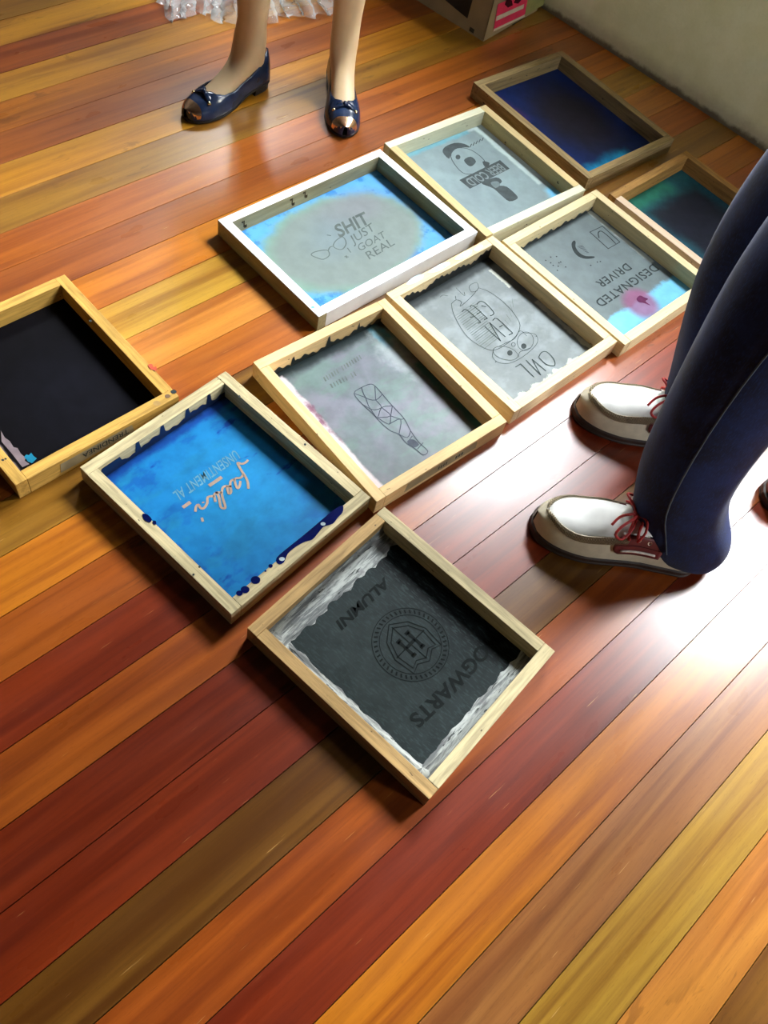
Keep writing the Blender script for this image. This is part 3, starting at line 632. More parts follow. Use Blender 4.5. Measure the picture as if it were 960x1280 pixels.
# F8 lettering and pictograms
def z8(x, y): return (680 + x / 4.8, 260 + y / 4.8)
put_text(f8, 'DESIGNATED', z8(650, 335), z8(300, 560), z8(695, 370), K11, .01, space=1.12)
put_text(f8, 'DRIVER', z8(490, 330), z8(305, 445), z8(530, 365), K11, .01, space=1.12)
strokes(f8, [['c', z8(275, 145), z8(350, 110), z8(455, 205), z8(385, 245)]], .0028, K11, 'badge_outline', smooth=False)
strokes(f8, [[z8(*p) for p in ((330, 180), (325, 150), (345, 140), (390, 175), (430, 215))]], .0026, K11, 'badge_arch')
patch(f8, [z8(*p) for p in ((165, 215), (180, 195), (190, 205), (190, 235), (215, 270), (250, 288), (300, 290), (298, 300), (250, 305), (205, 290), (175, 255))], K11, 'crescent')
bm = bmesh.new()
for i in range(7): ribbon(bm, [f8.loc(*z8(200 + i * 9, 232 + i * 6)), f8.loc(*z8(232 + i * 6, 226 + i * 7))], .0012, MZ + .0004)
from_bm('crescent_hatching', bm, K11, f8.root)
for x, y in ((10, 315), (40, 295), (75, 292), (90, 330), (85, 350), (40, 330), (100, 325), (80, 375), (130, 355), (55, 345), (320, 325), (338, 322), (280, 345)):
    p = f8.loc(*z8(x, y)); bm = bmesh.new(); ribbon(bm, [(p.x - .0016, p.y), (p.x + .0016, p.y)], .003, MZ + .0004); from_bm('print_dot', bm, K11, f8.root)
patch(f8, [z8(*p) for p in ((555, 545), (575, 525), (600, 535), (625, 545), (610, 560), (640, 585), (600, 570), (570, 565))], KMAG, 'ink_blot', MZ + .0005)

# ------------------------------------------------------------------ shoes and people
def interp(t, xs, ys):
    # smooth (monotone-ish) interpolation
    t = np.asarray(t); i = np.clip(np.searchsorted(xs, t) - 1, 0, len(xs) - 2); xs = np.array(xs); ys = np.array(ys)
    h = (t - xs[i]) / (xs[i + 1] - xs[i]); s = h * h * (3 - 2 * h); return ys[i] + (ys[i + 1] - ys[i]) * (0.5 * h + 0.5 * s)
def shoe_xf(toe, heel):
    d = Vector((toe.x - heel.x, toe.y - heel.y, 0)); return math.atan2(d.y, d.x)
class Boat:
    L = .300
    def w(s, t):
        if t > .68: q = (t - .68) / .32; return .0505 * max(0, 1 - q ** 2.5) ** .46
        if t < .12: q = 1 - t / .12; return .037 * max(0, 1 - q ** 2.2) ** .5
        return float(interp(t, [.12, .35, .68], [.037, .036, .0505]))
    def h(s, t): return float(interp(t, [0, .10, .30, .45, .60, .78, .92, 1.0], [.068, .072, .070, .078, .068, .052, .046, .030]))
    def c(s, t): return float(interp(t, [0, .35, .68, 1.0], [0, .002, .0, -.004]))
    def p(s, t, ph, off=0.0):
        w = s.w(t) + off; h = s.h(t) + off; cs, sn = math.cos(ph), math.sin(ph)
        k = .62; return Vector((t * s.L, s.c(t) + w * math.copysign(abs(cs) ** k, cs), .016 + h * abs(sn) ** .80))
def grid_surface(fn, ts, phs, close=False):
    V = [fn(t, p) for t in ts for p in phs]; n = len(phs); Fs = []
    for i in range(len(ts) - 1):
        for k in range(n - 1): a = i * n + k; Fs.append((a, a + 1, a + n + 1, a + n))
    return V, Fs
def solid(o, th=.0015, off=-1):
    m_ = o.modifiers.new('thick', 'SOLIDIFY'); m_.thickness = th; m_.offset = off
M_LEATHER = plain('white_leather', (0.80, 0.80, 0.76), .42, .05, 40); M_SIDE = plain('shaded_white_leather', (0.60, 0.54, 0.40), .5, .08, 60)  # side leather is the white leather with shade put into its colour
M_SOLE = plain('brown_rubber_sole', (0.035, 0.018, 0.012), .55, .3); M_MAROON = plain('maroon_leather', (0.13, 0.018, 0.020), .5, .2, 60)
M_LACE = plain('red_lace', (0.42, 0.02, 0.02), .6, .25, 200); M_CORD = plain('white_cord', (0.75, 0.70, 0.62), .6, .15, 200); M_STITCH = plain('seam_thread', (0.30, 0.29, 0.26), .8, .2); M_EYE = plain('eyelet_metal', (0.7, 0.6, 0.5), .3, .1, Metallic=.9)
def make_boat(parent, loc, rz, side=1, plainshoe=None):
    """side=+1: the visible flank is at local +y ; toe points to local +x"""
    B = Boat(); root = empty('shoe', loc, rz)
    if parent is not None: root.parent = parent
    pi = math.pi
    up_m, pl_m = (M_SIDE, M_LEATHER) if plainshoe is None else (plainshoe, plainshoe)
    ts = [1 - (1 - i / 40) ** 1.0 for i in range(41)]; ts = [.0015 + .997 * (i / 40) for i in range(41)] + [.9995]
    V, Fs = grid_surface(lambda t, p: B.p(t, p), ts, [pi * i / 20 for i in range(21)])
    up = mk('upper', V, Fs, up_m, root, True)
    # sole: outline extruded
    def outline(off): return [(t * B.L + (off if t > .5 else -off) * abs(2 * t - 1) ** 4, B.c(t) + (B.w(t) + off)) for t in ts] + [(t * B.L + (off if t > .5 else -off) * abs(2 * t - 1) ** 4, B.c(t) - (B.w(t) + off)) for t in ts[::-1]]
    rings = [[Vector((x, y, z)) for x, y in outline(o_)] for z, o_ in ((0, .001), (.003, .0035), (.006, .0035), (.0075, .0022), (.009, .0035), (.017, .0030), (.019, .000))]
    V, Fs = loft(rings); mk('sole', V, Fs, M_SOLE, root)
    # apron (moc toe plug) slightly proud, with puckered seam
    a0 = rad(50); tf = .955; tb = .40
    def ab(t): return a0 + (pi / 2 - a0) * max(0, (t - .70) / (tf - .70)) ** 3.2
    def apr(t, v): a = ab(t); return B.p(t, a + (pi - 2 * a) * v, .0012)
    V, Fs = grid_surface(apr, [tb + (tf - tb) * i / 30 for i in range(31)], [i / 16 for i in range(17)]); ap = mk('apron', V, Fs, pl_m, root, True)
    bm = bmesh.new(); edge = [B.p(tb + (tf - tb) * i / 40, ab(tb + (tf - tb) * i / 40), .0012) for i in range(41)] + [B.p(tf - (tf - tb) * i / 40, pi - ab(tf - (tf - tb) * i / 40), .0012) for i in range(1, 41)]
    bm_tube(bm, edge, .0020, 6); from_bm('seam', bm, up_m, ap, True)
    bm = bmesh.new()
    for i in range(54):
        t = .50 + (tf - .505) * i / 53
        for sg in (0, 1):
            a = ab(t); f_ = (lambda x: x) if sg == 0 else (lambda x: pi - x)
            bm_tube(bm, [B.p(t, f_(a + .03), .0038), B.p(t, f_(a - .08), .0040), B.p(t, f_(a - .26), .0016)], .0015, 4)
    from_bm('pucker_stitch', bm, plain('pucker_thread', (0.26, 0.21, 0.13), .8, .2) if plainshoe is None else plainshoe, ap)
    if plainshoe is not None: return root
    # maroon saddle both sides, eyelets, side cord
    for sg in (1, -1):
        f_ = (lambda x: x) if sg == 1 else (lambda x: pi - x)
        def sad(u, v, e=.0022):
            lo = rad(16); t0 = .28; t1 = .565 - .04 * (2 * v - 1) ** 4; hi = rad(58) ; return B.p(t0 + (t1 - t0) * u, f_(lo + (hi - lo) * v), e)
        V, Fs = grid_surface(sad, [i / 16 for i in range(17)], [i / 10 for i in range(11)]); s_ = mk('saddle', V, Fs, M_MAROON, root, True); solid(s_, .002, 0)
        bm = bmesh.new(); bm_tube(bm, [sad(.12 + .74 * i / 12, .18, .0044) for i in range(13)], .0022, 6); from_bm('side_cord', bm, M_CORD, s_, True)
        bm = bmesh.new(); bm_tube(bm, [sad(i / 12, .45, .0034) for i in range(13)], .0008, 5); from_bm('saddle_seam', bm, flat('dark_maroon_thread', (0.06, 0.01, 0.01)), s_)
        for u in (.82, .58, .34):
            ctr_ = sad(u, .72, .0034); e1 = (sad(u + .02, .72, .0034) - ctr_).normalized(); e2 = (sad(u, .78, .0034) - ctr_).normalized()
            bm = bmesh.new(); bm_tube(bm, [ctr_ + e1 * .0034 * math.cos(a) + e2 * .0034 * math.sin(a) for a in [i * pi / 5 for i in range(10)]], .0009, 5, closed=True); from_bm('eyelet', bm, M_EYE, s_)
    # tongue and laces
    V, Fs = grid_surface(lambda t, v: B.p(t, rad(62) + rad(56) * v, .004), [.20 + .33 * i / 10 for i in range(11)], [i / 8 for i in range(9)]); mk('tongue', V, Fs, M_LEATHER, root, True)
    bm = bmesh.new()
    for t in (.505, .455):
        bm_tube(bm, [B.p(t + .012 * math.sin(i * .8), rad(48) + rad(84) * i / 10, .0075) for i in range(11)], .0026, 6)
    from_bm('lace', bm, M_LACE, root, True)
    top = B.p(.485, pi / 2, .010)
    for loop in ([(0, 0, 0), (.012, .018, .012), (.030, .034, .006), (.036, .044, -.006), (.022, .046, -.012), (.008, .028, -.002), (0, 0, 0)], [(0, 0, 0), (.014, -.012, .014), (.022, -.030, .012), (.008, -.036, .004), (-.004, -.020, .010), (0, 0, .002)],
                 [(0, 0, 0), (.016, .008, .010), (.030, .010, -.002), (.040, .022, -.012)], [(0, 0, 0), (-.010, .014, .012), (-.012, .034, .004), (-.004, .046, -.012)]):
        bm = bmesh.new(); bm_tube(bm, smooth_pts([top + Vector(p) for p in loop]), .0024, 6); from_bm('lace_loop', bm, M_LACE, root, True)
    bm = bmesh.new(); bmesh.ops.create_icosphere(bm, subdivisions=2, radius=.0065, matrix=Matrix.Translation(top)); from_bm('lace_knot', bm, M_LACE, root, True)
    return root

# --- man: body (skin), jeans, shirt, shoes
def skin_body(name, verts, edges, radii, root_i, mat, parent, sub=2):
    me = bpy.data.meshes.new(name); me.from_pydata(verts, edges, []); o = link(name, me, None, parent); me.materials.append(mat)
    mod = o.modifiers.new('skin', 'SKIN'); mod.use_smooth_shade = True
    for i, r in enumerate(radii):
        sv = me.skin_vertices[0].data[i]; sv.radius = (r, r) if not isinstance(r, tuple) else r; sv.use_root = (i == root_i)
    s_ = o.modifiers.new('sub', 'SUBSURF'); s_.levels = sub; s_.render_levels = sub
    return o
M_SKIN = plain('skin', (0.64, 0.46, 0.27), .5, .06, 20, Subsurface_Weight=.08); M_SKIN2 = plain('skin_tan', (0.45, 0.28, 0.18), .5, .06, 20)
def denim():
    N = NT('dark_denim'); ob = N.tc.outputs['Object']; a = N.noise(N.mapping(ob, (600, 600, 120)), 1, 2); b = N.noise(ob, 14, 4, .6)
    c = N.mix(N.ss(b, .3, .75), (0.002, 0.007, 0.036), (0.006, 0.022, 0.11)); c = N.mix(N.ss(a, .5, .7, 0, .4), c, (0.008, 0.042, 0.19)); N.bump(a, .15, .001)
    N.set(Base_Color=c, Roughness=.85, Sheen_Weight=.1, Specular_IOR_Level=.2); return N.m
M_DENIM = denim()
man = empty('person', (.56, 1.02, 0)); tag(man, 'standing person in dark blue jeans and white boat shoes with red laces', 'person')
mloc = Vector((.56, 1.02, 0))
toeN, toeF = P(661, 657), P(714, 513)
rzN, rzF = rad(186), rad(184)
def shoe_loc(toe, rz, L): return toe - Vector((math.cos(rz), math.sin(rz), 0)) * L
for toe, rz in ((toeN, rzN), (toeF, rzF)):
    l_ = shoe_loc(toe, rz, .302); make_boat(man, (l_.x - mloc.x, l_.y - mloc.y, 0), rz)
LEGN = [  # z, front x, back x, y, half width y  (world)
    (.025, .425, .598, .925, .062), (.06, .412, .592, .925, .067), (.10, .396, .566, .93, .069), (.16, .378, .532, .935, .071), (.26, .360, .517, .945, .075), (.40, .343, .515, .955, .080), (.55, .335, .53, .965, .088), (.72, .35, .58, .98, .10), (.86, .39, .64, 1.0, .11)]
LEGF = [(.030, .455, .605, 1.195, .060), (.06, .448, .605, 1.195, .064), (.10, .434, .595, 1.192, .066), (.16, .415, .575, 1.188, .070), (.26, .385, .555, 1.18, .074), (.40, .352, .53, 1.17, .080), (.55, .343, .54, 1.155, .088), (.72, .36, .59, 1.13, .10), (.86, .40, .64, 1.11, .11)]
def leg_rings(rows, n=28, seed=0):
    R = []
    for j, (z, xf, xb, y, hw) in enumerate(rows):
        ring = []
        for i in range(n):
            a = 2 * math.pi * i / n; wr = 1 + (.03 * math.sin(3 * a + j * 1.7 + seed) + .022 * math.sin(5 * a - j * 2.1 + seed)) * (1 if z < .5 else .3)
            x = (xf + xb) / 2 + (xb - xf) / 2 * math.copysign(abs(math.cos(a)) ** .85, math.cos(a)) * wr; yy = y + hw * math.copysign(abs(math.sin(a)) ** .85, math.sin(a)) * wr
            zz_ = z + (.010 * math.sin(a * 2 + seed) if j == 0 else .006 * math.sin(a * 3 + j))
            ring.append(Vector((x, yy, max(zz_, .021) if j == 0 else zz_)) - mloc)
        R.append(ring)
    return R
bm = bmesh.new()
for rows, sd_ in ((LEGN, 0.3), (LEGF, 1.9)):
    R = leg_rings(rows, seed=sd_); inner = [[(p - (sum(r, Vector()) / len(r))) * .955 + sum(r, Vector()) / len(r) + Vector((0, 0, .0)) for p in r] for r in R[:3]]
    V, Fs = loft(inner[::-1] + R, False, True); vv = [bm.verts.new(v) for v in V]
    for f_ in Fs: bm.faces.new([vv[i] for i in f_])
pel = []
for z, rx, ry in ((.74, .11, .12), (.82, .13, .165), (.92, .135, .185), (1.02, .125, .175), (1.06, .12, .17)):
    pel.append([Vector((.53 + rx * math.cos(2 * math.pi * i / 28), 1.06 + ry * math.sin(2 * math.pi * i / 28), z)) - mloc for i in range(28)])
V, Fs = loft(pel); vv = [bm.verts.new(v) for v in V]
for f_ in Fs: bm.faces.new([vv[i] for i in f_])
jeans = from_bm('jeans', bm, M_DENIM, man, True); s_ = jeans.modifiers.new('sub', 'SUBSURF'); s_.levels = 1; s_.render_levels = 2; tag(jeans, 'dark blue denim jeans')
# side seams on the jeans
M_SEAM = plain('denim_seam', (0.05, 0.075, 0.11), .8, .2)
for rows, sd_, idx in ((LEGN, .3, 20), (LEGF, 1.9, 20)):
    R = leg_rings(rows, seed=sd_); c_ = [sum(r, Vector()) / len(r) for r in R]
    bm = bmesh.new(); bm_tube(bm, smooth_pts([(R[j][idx] - c_[j]) * 1.0 + c_[j] for j in range(1, len(R))]), .0016, 5); from_bm('seam', bm, M_SEAM, jeans)
# upper body and head out of frame, one continuous skin under a shirt
bx, by = .54 - mloc.x, 1.06 - mloc.y
V = [(bx, by, .98), (bx, by, 1.15), (bx, by, 1.35), (bx - .01, by, 1.47), (bx - .02, by, 1.56), (bx - .04, by, 1.66), (bx - .05, by, 1.74),
     (bx, by - .17, 1.42), (bx - .02, by - .25, 1.16), (bx - .20, by - .10, 1.20), (bx - .23, by - .02, 1.215), (bx, by + .17, 1.42), (bx - .02, by + .25, 1.16), (bx - .20, by + .12, 1.28), (bx - .23, by + .04, 1.29),
     (bx, by - .10, .90), (.435 - mloc.x, .965 - mloc.y, .50), (.475 - mloc.x, .933 - mloc.y, .12), (.44 - mloc.x, .922 - mloc.y, .045), (bx, by + .10, .90), (.445 - mloc.x, 1.16 - mloc.y, .50), (.51 - mloc.x, 1.193 - mloc.y, .12), (.46 - mloc.x, 1.19 - mloc.y, .045)]
Eg = [(0, 1), (1, 2), (2, 3), (3, 4), (4, 5), (5, 6), (2, 7), (7, 8), (8, 9), (9, 10), (2, 11), (11, 12), (12, 13), (13, 14), (0, 15), (15, 16), (16, 17), (17, 18), (0, 19), (19, 20), (20, 21), (21, 22)]
def add_hand(V, Eg, R_, palm_i, fwd, side_, sz=1.0):
    p = Vector(V[palm_i]); f_ = Vector(fwd).normalized(); sd_ = Vector(side_).normalized()
    for k, (o_, l1, l2) in enumerate(((-.030, .030, .018), (-.011, .034, .024), (.009, .036, .026), (.028, .032, .022), (.044, .018, .016))):
        th = k == 4; d0 = f_ if not th else (f_ * .4 + sd_).normalized(); base = len(V)
        a_ = p + sd_ * o_ * sz + d0 * (.030 if not th else .0) * sz; b_ = a_ + d0 * l1 * sz; c_ = b_ + (d0 * .8 - Vector((0, 0, .5))) * l2 * sz
        V += [tuple(a_), tuple(b_), tuple(c_)]; Eg += [(palm_i, base), (base, base + 1), (base + 1, base + 2)]; R_ += [.011 * sz, .009 * sz, .0075 * sz]
Rr = [.11, .11, .12, .06, .055, .085, .07, .055, .042, .03, .026, .055, .042, .03, .026, .075, .05, .03, .022, .075, .05, .03, .022]
add_hand(V, Eg, Rr, 10, (0, 1, .1), (0, 0, 1)); add_hand(V, Eg, Rr, 14, (0, -1, .1), (0, 0, 1))
skin_body('body', V, Eg, Rr, 0, M_SKIN2, man)
shirt = []
for z, rx, ry in ((1.00, .145, .195), (1.10, .15, .19), (1.25, .15, .20), (1.38, .14, .215), (1.45, .11, .18), (1.50, .075, .10), (1.52, .065, .07)):
    shirt.append([Vector((bx + rx * math.cos(2 * math.pi * i / 24), by + ry * math.sin(2 * math.pi * i / 24), z)) for i in range(24)])
V, Fs = loft(shirt, False, False); mk('shirt', V, Fs, plain('grey_shirt', (0.25, 0.26, 0.28), .85), man, True)

# --- woman: bare legs and ballet flats
class Flat:
    L = .252
    def w(s, t):
        if t > .70: q = (t - .70) / .30; return .0400 * max(0, 1 - q ** 2.3) ** .5
        if t < .13: q = 1 - t / .13; return .0285 * max(0, 1 - q ** 2.2) ** .5
        return float(interp(t, [.13, .38, .70], [.0285, .029, .0400]))
    def h(s, t): return float(interp(t, [0, .15, .38, .55, .70, .86, 1.0], [.060, .060, .058, .052, .044, .032, .022]))
    def base(s, t): return float(interp(t, [0, .28, .55, 1.0], [.024, .021, .006, .007]))
    def top(s, t): # max angle of the side wall
        return float(interp(t, [0, .06, .30, .50, .62, .70, .735], [rad(80), rad(72), rad(34), rad(36), rad(46), rad(64), rad(90)])) if t < .735 else math.pi / 2
    def p(s, t, ph, off=0.0):
        w = s.w(t) + off; h = s.h(t) + off; cs, sn = math.cos(ph), math.sin(ph)
        return Vector((t * s.L, w * math.copysign(abs(cs) ** .7, cs), s.base(t) + h * abs(sn) ** .9))
M_NAVY = plain('navy_patent', (0.010, 0.022, 0.060), .22, .35, 40); M_GOLD = plain('rose_gold', (0.95, 0.60, 0.38), .22, .05, Metallic=1.0); M_GOLD2 = plain('gold_stud', (0.95, 0.78, 0.40), .2, .05, Metallic=1.0)
M_BLK = plain('black_sole', (0.008, 0.007, 0.007), .6)
def make_flat(parent, loc, rz):
    B = Flat(); pi = math.pi; root = empty('shoe', loc, rz); root.parent = parent
    ts = [.002 + .996 * (i / 44) for i in range(45)]; n = 10
    bm = bmesh.new(); g = {}
    for sg in (0, 1):
        G = [[bm.verts.new(B.p(t, (B.top(t) * k / n) if sg == 0 else (pi - B.top(t) * k / n))) for k in range(n + 1)] for t in ts]
        for i in range(44):
            for k in range(n): bm.faces.new((G[i][k], G[i][k + 1], G[i + 1][k + 1], G[i + 1][k]))
        g[sg] = G
    bmesh.ops.remove_doubles(bm, verts=bm.verts[:], dist=.0006)
    up = from_bm('upper', bm, M_NAVY, root, True); solid(up, .0018, 1)
    bm = bmesh.new(); tl = [t for t in ts if t <= .74]
    edge = [B.p(t, B.top(t), .0006) for t in tl[::-1]] + [B.p(t, pi - B.top(t), .0006) for t in tl]
    bm_tube(bm, edge, .0014, 6); from_bm('topline', bm, M_NAVY, up, True)
    # toe cap
    def cap(u, v):
        t0 = .925 - .03 * (1 - (2 * v - 1) ** 2); t = t0 + (.9985 - t0) * u; return B.p(t, rad(12) + (pi - rad(24)) * v, .0022)
    V, Fs = grid_surface(cap, [i / 12 for i in range(13)], [i / 18 for i in range(19)]); mk('toe_cap', V, Fs, M_GOLD, root, True)
    def ol(off, z): return [Vector((t * B.L, B.w(t) + off, B.base(t) + z)) for t in ts] + [Vector((t * B.L, -(B.w(t) + off), B.base(t) + z)) for t in ts[::-1]]
    V, Fs = loft([ol(-.002, -.0055), ol(.0022, -.004), ol(.0022, .001), ol(-.002, .002)]); mk('sole', V, Fs, M_BLK, root)
    V, Fs = loft([[Vector((x, y * s_, z)) for x, y in [(t * B.L, B.w(t) * .97) for t in (.006, .02, .05, .09, .14, .20, .235)] + [(t * B.L, -B.w(t) * .97) for t in (.235, .20, .14, .09, .05, .02, .006)]] for z, s_ in ((0, .9), (.003, .94), (.0185, 1.0))])
    mk('heel', V, Fs, M_BLK, root)
    # bow with gold studs
    kx = B.p(.775, pi / 2, .004)
    bow = None
    for sg in (1, -1):
        bm = bmesh.new(); ring = []
        for i, (d, ww, zz_) in enumerate(((0, .004, .002), (.009, .008, .004), (.019, .0105, .003), (.027, .0095, .000), (.030, .003, -.003))):
            q = [kx + Vector((ww * math.cos(a), sg * d, -.10 * d + zz_ * .4 + .0035 * math.sin(a))) for a in [2 * pi * j / 8 for j in range(8)]]
            q = [Vector((v.x, v.y, v.z - (d / .030) ** 2 * .014)) for v in q]; ring.append(q)
        V, Fs = loft(ring); mk('bow_loop', V, Fs, M_NAVY, root, True)
        bm = bmesh.new(); bmesh.ops.create_icosphere(bm, subdivisions=1, radius=.0046, matrix=Matrix.Translation(kx + Vector((.009, sg * .0255, -.0105)))); from_bm('stud', bm, M_GOLD2, root, True)
    bm = bmesh.new(); bmesh.ops.create_icosphere(bm, subdivisions=2, radius=.006, matrix=Matrix.Translation(kx + Vector((0, 0, .002)))); from_bm('bow_knot', bm, M_NAVY, root, True)
    return root
wl = Vector((-.53, 1.95, 0))
woman = empty('person', wl); tag(woman, 'standing person with bare legs in navy ballet flats with metallic toe caps', 'person')
feet = []
for toe, rz in ((P(231, 152), rad(244)), (P(430, 174), rad(-70))):
    l_ = shoe_loc(toe, rz, Flat.L + .002); make_flat(woman, (l_.x - wl.x, l_.y - wl.y, 0), rz); feet.append((l_, rz))
# one continuous body built from lofted legs (feet inside the shoes) up to hips, torso, arms, head
V = []; Eg = []; Rr = []
def chain(pts, start=None):
    prev = start
    for p, r in pts:
        V.append(tuple(Vector(p) - wl)); Rr.append(r); i = len(V) - 1
        if prev is not None: Eg.append((prev, i))
        prev = i
    return prev
hip = Vector((-.535, 2.02, .93))
chain([(hip, (.13, .11))])
for (l_, rz), sx_ in zip(feet, (-.085, .085)):
    d = Vector((math.cos(rz), math.sin(rz), 0)); an = l_ + d * .050
    kn = an * .75 + Vector((hip.x + sx_, hip.y, 0)) * .25; kn.z = .49
    chain([(Vector((hip.x + sx_, hip.y, .84)), .085), (kn, .056), (an + d * -.006 + Vector((0, 0, .34)), .053), (an + Vector((0, 0, .20)), .038), (an + d * .004 + Vector((0, 0, .115)), .030),
           (an + d * .030 + Vector((0, 0, .070)), .030), (an + d * .075 + Vector((0, 0, .046)), (.030, .024)), (an + d * .118 + Vector((0, 0, .030)), (.031, .018)), (an + d * .160 + Vector((0, 0, .024)), (.026, .013))], 0)
    ank = len(V) - 5
    chain([(an + d * -.012 + Vector((0, 0, .050)), .026)], ank)
t_ = chain([((hip.x, hip.y, 1.08), (.12, .085)), ((hip.x, hip.y, 1.25), (.13, .09)), ((hip.x, hip.y, 1.38), .055), ((hip.x, hip.y - .02, 1.46), .05), ((hip.x, hip.y - .03, 1.55), .08), ((hip.x, hip.y - .03, 1.62), .065)], 0)
ch = t_ - 4
for sg in (1, -1):
    i_ = chain([((hip.x + sg * .16, hip.y, 1.30), .048), ((hip.x + sg * .21, hip.y, 1.08), .036), ((hip.x + sg * .08, hip.y - .17, 1.13 + .06 * sg), .026), ((hip.x + sg * .01, hip.y - .185, 1.14 + .06 * sg), .022)], ch)
    add_hand(V, Eg, Rr, i_, (-sg, 0, .1), (0, 0, 1), .9)
skin_body('body', V, Eg, Rr, 0, M_SKIN, woman)
sk = []
for z, rx, ry in ((.56, .24, .20), (.70, .215, .18), (.85, .19, .155), (1.0, .15, .12), (1.06, .14, .11)):
    sk.append([Vector((hip.x + rx * (1 + .03 * math.sin(5 * a)) * math.cos(a), hip.y + ry * math.sin(a), z)) - wl for a in [2 * math.pi * i / 32 for i in range(32)]])
V_, Fs = loft(sk, False, False); mk('skirt', V_, Fs, plain('dark_skirt', (0.05, 0.05, 0.07), .85), woman, True)
V_, Fs = loft([[Vector((hip.x + rx * math.cos(a), hip.y + ry * math.sin(a), z)) - wl for a in [2 * math.pi * i / 24 for i in range(24)]] for z, rx, ry in ((1.02, .15, .115), (1.2, .155, .12), (1.32, .17, .11), (1.38, .10, .08))], False, False)
mk('top', V_, Fs, plain('grey_top', (0.3, 0.3, 0.32), .85), woman, True)

# --- dark red shoe standing at the right edge
tp = P(952, 628); rz = rad(205); l_ = shoe_loc(tp, rz, .302)
rs = make_boat(None, (l_.x, l_.y, 0), rz, plainshoe=plain('dark_red_leather', (0.10, 0.02, 0.02), .35, .2)); tag(rs, 'dark red leather shoe standing on the brightly lit planks', 'shoe')

# ------------------------------------------------------------------ cardboard box by the wall
bc = P(604, 52); d1 = (P(530, 6) - bc).normalized(); d2 = Vector((-d1.y, d1.x, 0)) * -1
if d2.dot(E2) < 0: d2 = -d2
BL, BD, BH = .46, .262, .30
box = empty('cardboard_box', bc); tag(box, 'brown cardboard box with a pink label standing in the corner by the wall', 'box')
def bx3(a, b, z): return d1 * a + d2 * b + Vector((0, 0, z))
M_CARD = plain('cardboard', (0.30, 0.21, 0.10), .85, .12, 14); M_CARD2 = plain('olive_print', (0.28, 0.27, 0.08), .7, .15); M_PIC = plain('dark_picture', (0.012, 0.012, 0.012), .4, .6, 12)
M_PINK = plain('pink_label_paper', (0.72, 0.03, 0.09), .55, .1); M_CREAM = plain('cream_print', (0.62, 0.52, 0.36), .6, .1)
tk = .004
def panel(name, quad, mat):
    n = (quad[1] - quad[0]).cross(quad[3] - quad[0]).normalized(); V = quad + [q - n * tk for q in quad]
    return mk(name, V, [(0, 1, 2, 3), (7, 6, 5, 4), (0, 4, 5, 1), (1, 5, 6, 2), (2, 6, 7, 3), (3, 7, 4, 0)], mat, box)
panel('side_panel', [bx3(BL, 0, 0), bx3(0, 0, 0), bx3(0, 0, BH), bx3(BL, 0, BH)], M_CARD)
panel('side_panel', [bx3(0, 0, 0), bx3(0, BD, 0), bx3(0, BD, BH), bx3(0, 0, BH)], M_CARD)
panel('side_panel', [bx3(0, BD, 0), bx3(BL, BD, 0), bx3(BL, BD, BH), bx3(0, BD, BH)], M_CARD)
panel('side_panel', [bx3(BL, BD, 0), bx3(BL, 0, 0), bx3(BL, 0, BH), bx3(BL, BD, BH)], M_CARD)
panel('lid', [bx3(0, 0, BH), bx3(0, BD, BH), bx3(BL, BD, BH), bx3(BL, 0, BH)][::-1], M_CARD)
def decal(name, face, pts, mat, e=.0012):
    n = -d2 if face == 'l' else -d1; V = []
    for px, py in pts: V.append(Pplane(px, py, n, n.dot(bc)) - bc + n * e)
    return mk(name, V, [tuple(range(len(V)))], mat, box)
decal('printed_picture', 'l', [(584.6, 23), (591.5, -2), (596, -30), (500, -75), (540, -14)], M_PIC)
decal('printed_text', 'l', [(592, 42), (593.5, 37), (588, 33), (586.5, 38)], flat('brown_print', (0.06, 0.05, 0.03)))
decal('olive_panel', 'r', [(656, 19), (686, 2), (690, -20), (660, -10)], M_CARD2)
decal('label', 'r', [(616, 39), (655, 20.5), (661, -12), (622, 5)], M_PINK, .0016)
decal('label_stripe', 'r', [(619, 26), (653.5, 10), (654.5, 4.5), (620, 20)], M_CREAM, .0022)
decal('label_edge', 'r', [(616, 39), (655, 20.5), (655.5, 17.5), (616.6, 36)], M_CREAM, .0022)
for q in ([(630, 5), (634, 9), (640, 6), (639, 0), (633, -3)], [(641, 3), (647, 4), (651, -1), (645, -5)], [(628, -4), (634, -3), (634, -8), (629, -9)]): decal('label_print', 'r', q, flat('label_black', (0.05, 0.006, 0.01)), .0026)
decal('packing_tape', 'r', [(638, 37), (655, 29), (657, 21), (640, 30)], flat('dark_tape', (0.02, 0.018, 0.015), .3))

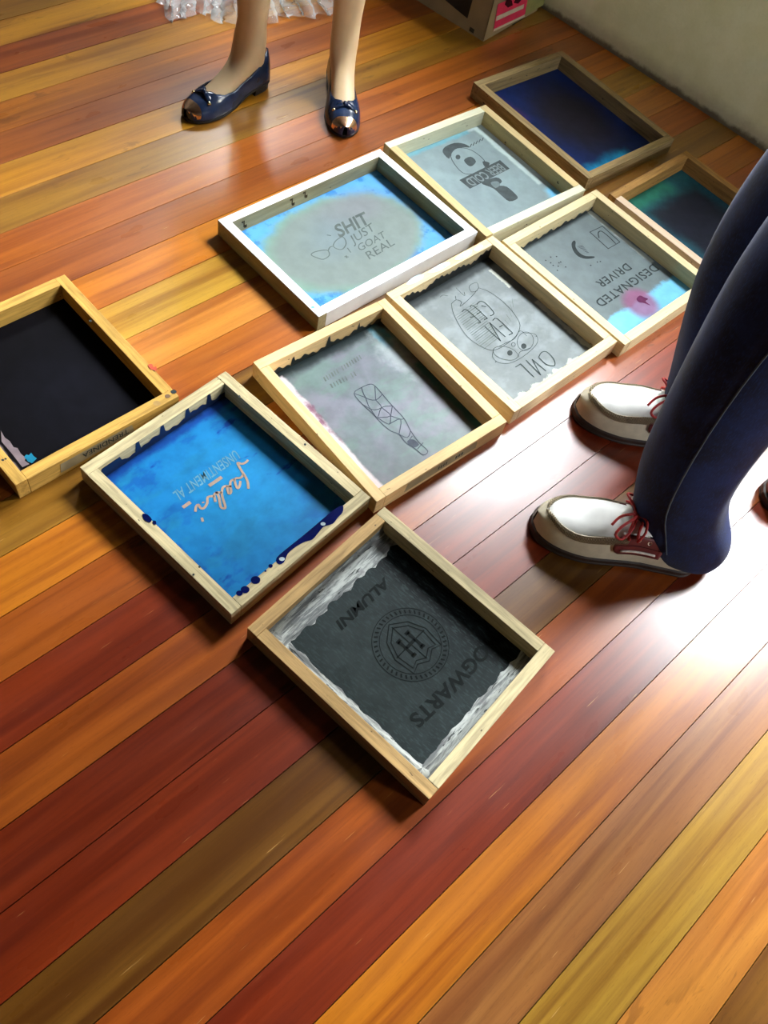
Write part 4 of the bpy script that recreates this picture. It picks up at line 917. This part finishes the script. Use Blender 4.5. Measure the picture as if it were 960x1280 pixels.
# ------------------------------------------------------------------ crumpled clear plastic bag
def plastic():
    N = NT('clear_plastic'); N.set(Base_Color=(0.92, 0.95, 0.96), Roughness=.12, Specular_IOR_Level=.8)
    tr = N.n('ShaderNodeBsdfTransparent'); tr.inputs[0].default_value = (0.93, 0.95, 0.95, 1); mx = N.n('ShaderNodeMixShader'); lw = N.n('ShaderNodeLayerWeight'); lw.inputs[0].default_value = .45
    f = N.math('ADD', N.math('MULTIPLY', lw.outputs['Facing'], .42), .12, clamp=True)
    N.l(f, mx.inputs[0]); N.l(tr.outputs[0], mx.inputs[1]); N.l(N.b.outputs[0], mx.inputs[2]); N.l(mx.outputs[0], N.out.inputs[0]); return N.m
def vnoise(x, y, s=0):
    return math.sin(x * 3.1 + s) * math.cos(y * 2.7 + s * 1.3) + .5 * math.sin(x * 7.3 + y * 5.1 + s) + .35 * math.sin(x * 13 - y * 11 + 2 * s)
edge_px = [(196, 0), (204, 10), (212, 29), (226, 27), (240, 22), (256, 21), (268, 24), (277, 33), (305, 34), (335, 33), (350, 25), (368, 24), (385, 25), (405, 22), (421, 18), (428, 0)]
front = [P(*p) for p in edge_px]
bagc = P(312, -28); V = []; Fs = []; NQ = 26
full = smooth_pts(front, False, 4); nF = len(full)
for i, p in enumerate(full):
    back_p = bagc + Vector(((i / (nF - 1) - .5) * .42, .14 + .05 * math.sin(i * .7), 0))
    for k in range(NQ + 1):
        t = k / NQ; q = p.lerp(back_p, t); hgt = .052 * math.sin(math.pi * min(1, t * 1.15 + .03)) ** .7
        rid = abs(vnoise(q.x * 14, q.y * 9, 1.3)); rid2 = abs(math.sin(i * .55 + 2.5 * math.sin(t * 5)))
        z = .002 + hgt * (.35 + .45 * rid * .6 + .35 * rid2) * (0.3 + .7 * abs(math.sin(i * .21 + 1.1))) + random.uniform(0, .004) * (t > .05)
        V.append(Vector((q.x + .012 * math.sin(i * 1.7 + k), q.y + .010 * math.cos(i * 1.1 + k * .8), z)) - bagc)
for i in range(nF - 1):
    for k in range(NQ): a = i * (NQ + 1) + k; Fs.append((a, a + 1, a + NQ + 2, a + NQ + 1))
bag = mk('plastic_bag', V, Fs, plastic(), None, True); bag.location = bagc
tag(bag, 'crumpled clear plastic bag lying on the floor behind the bare legs', 'plastic bag')
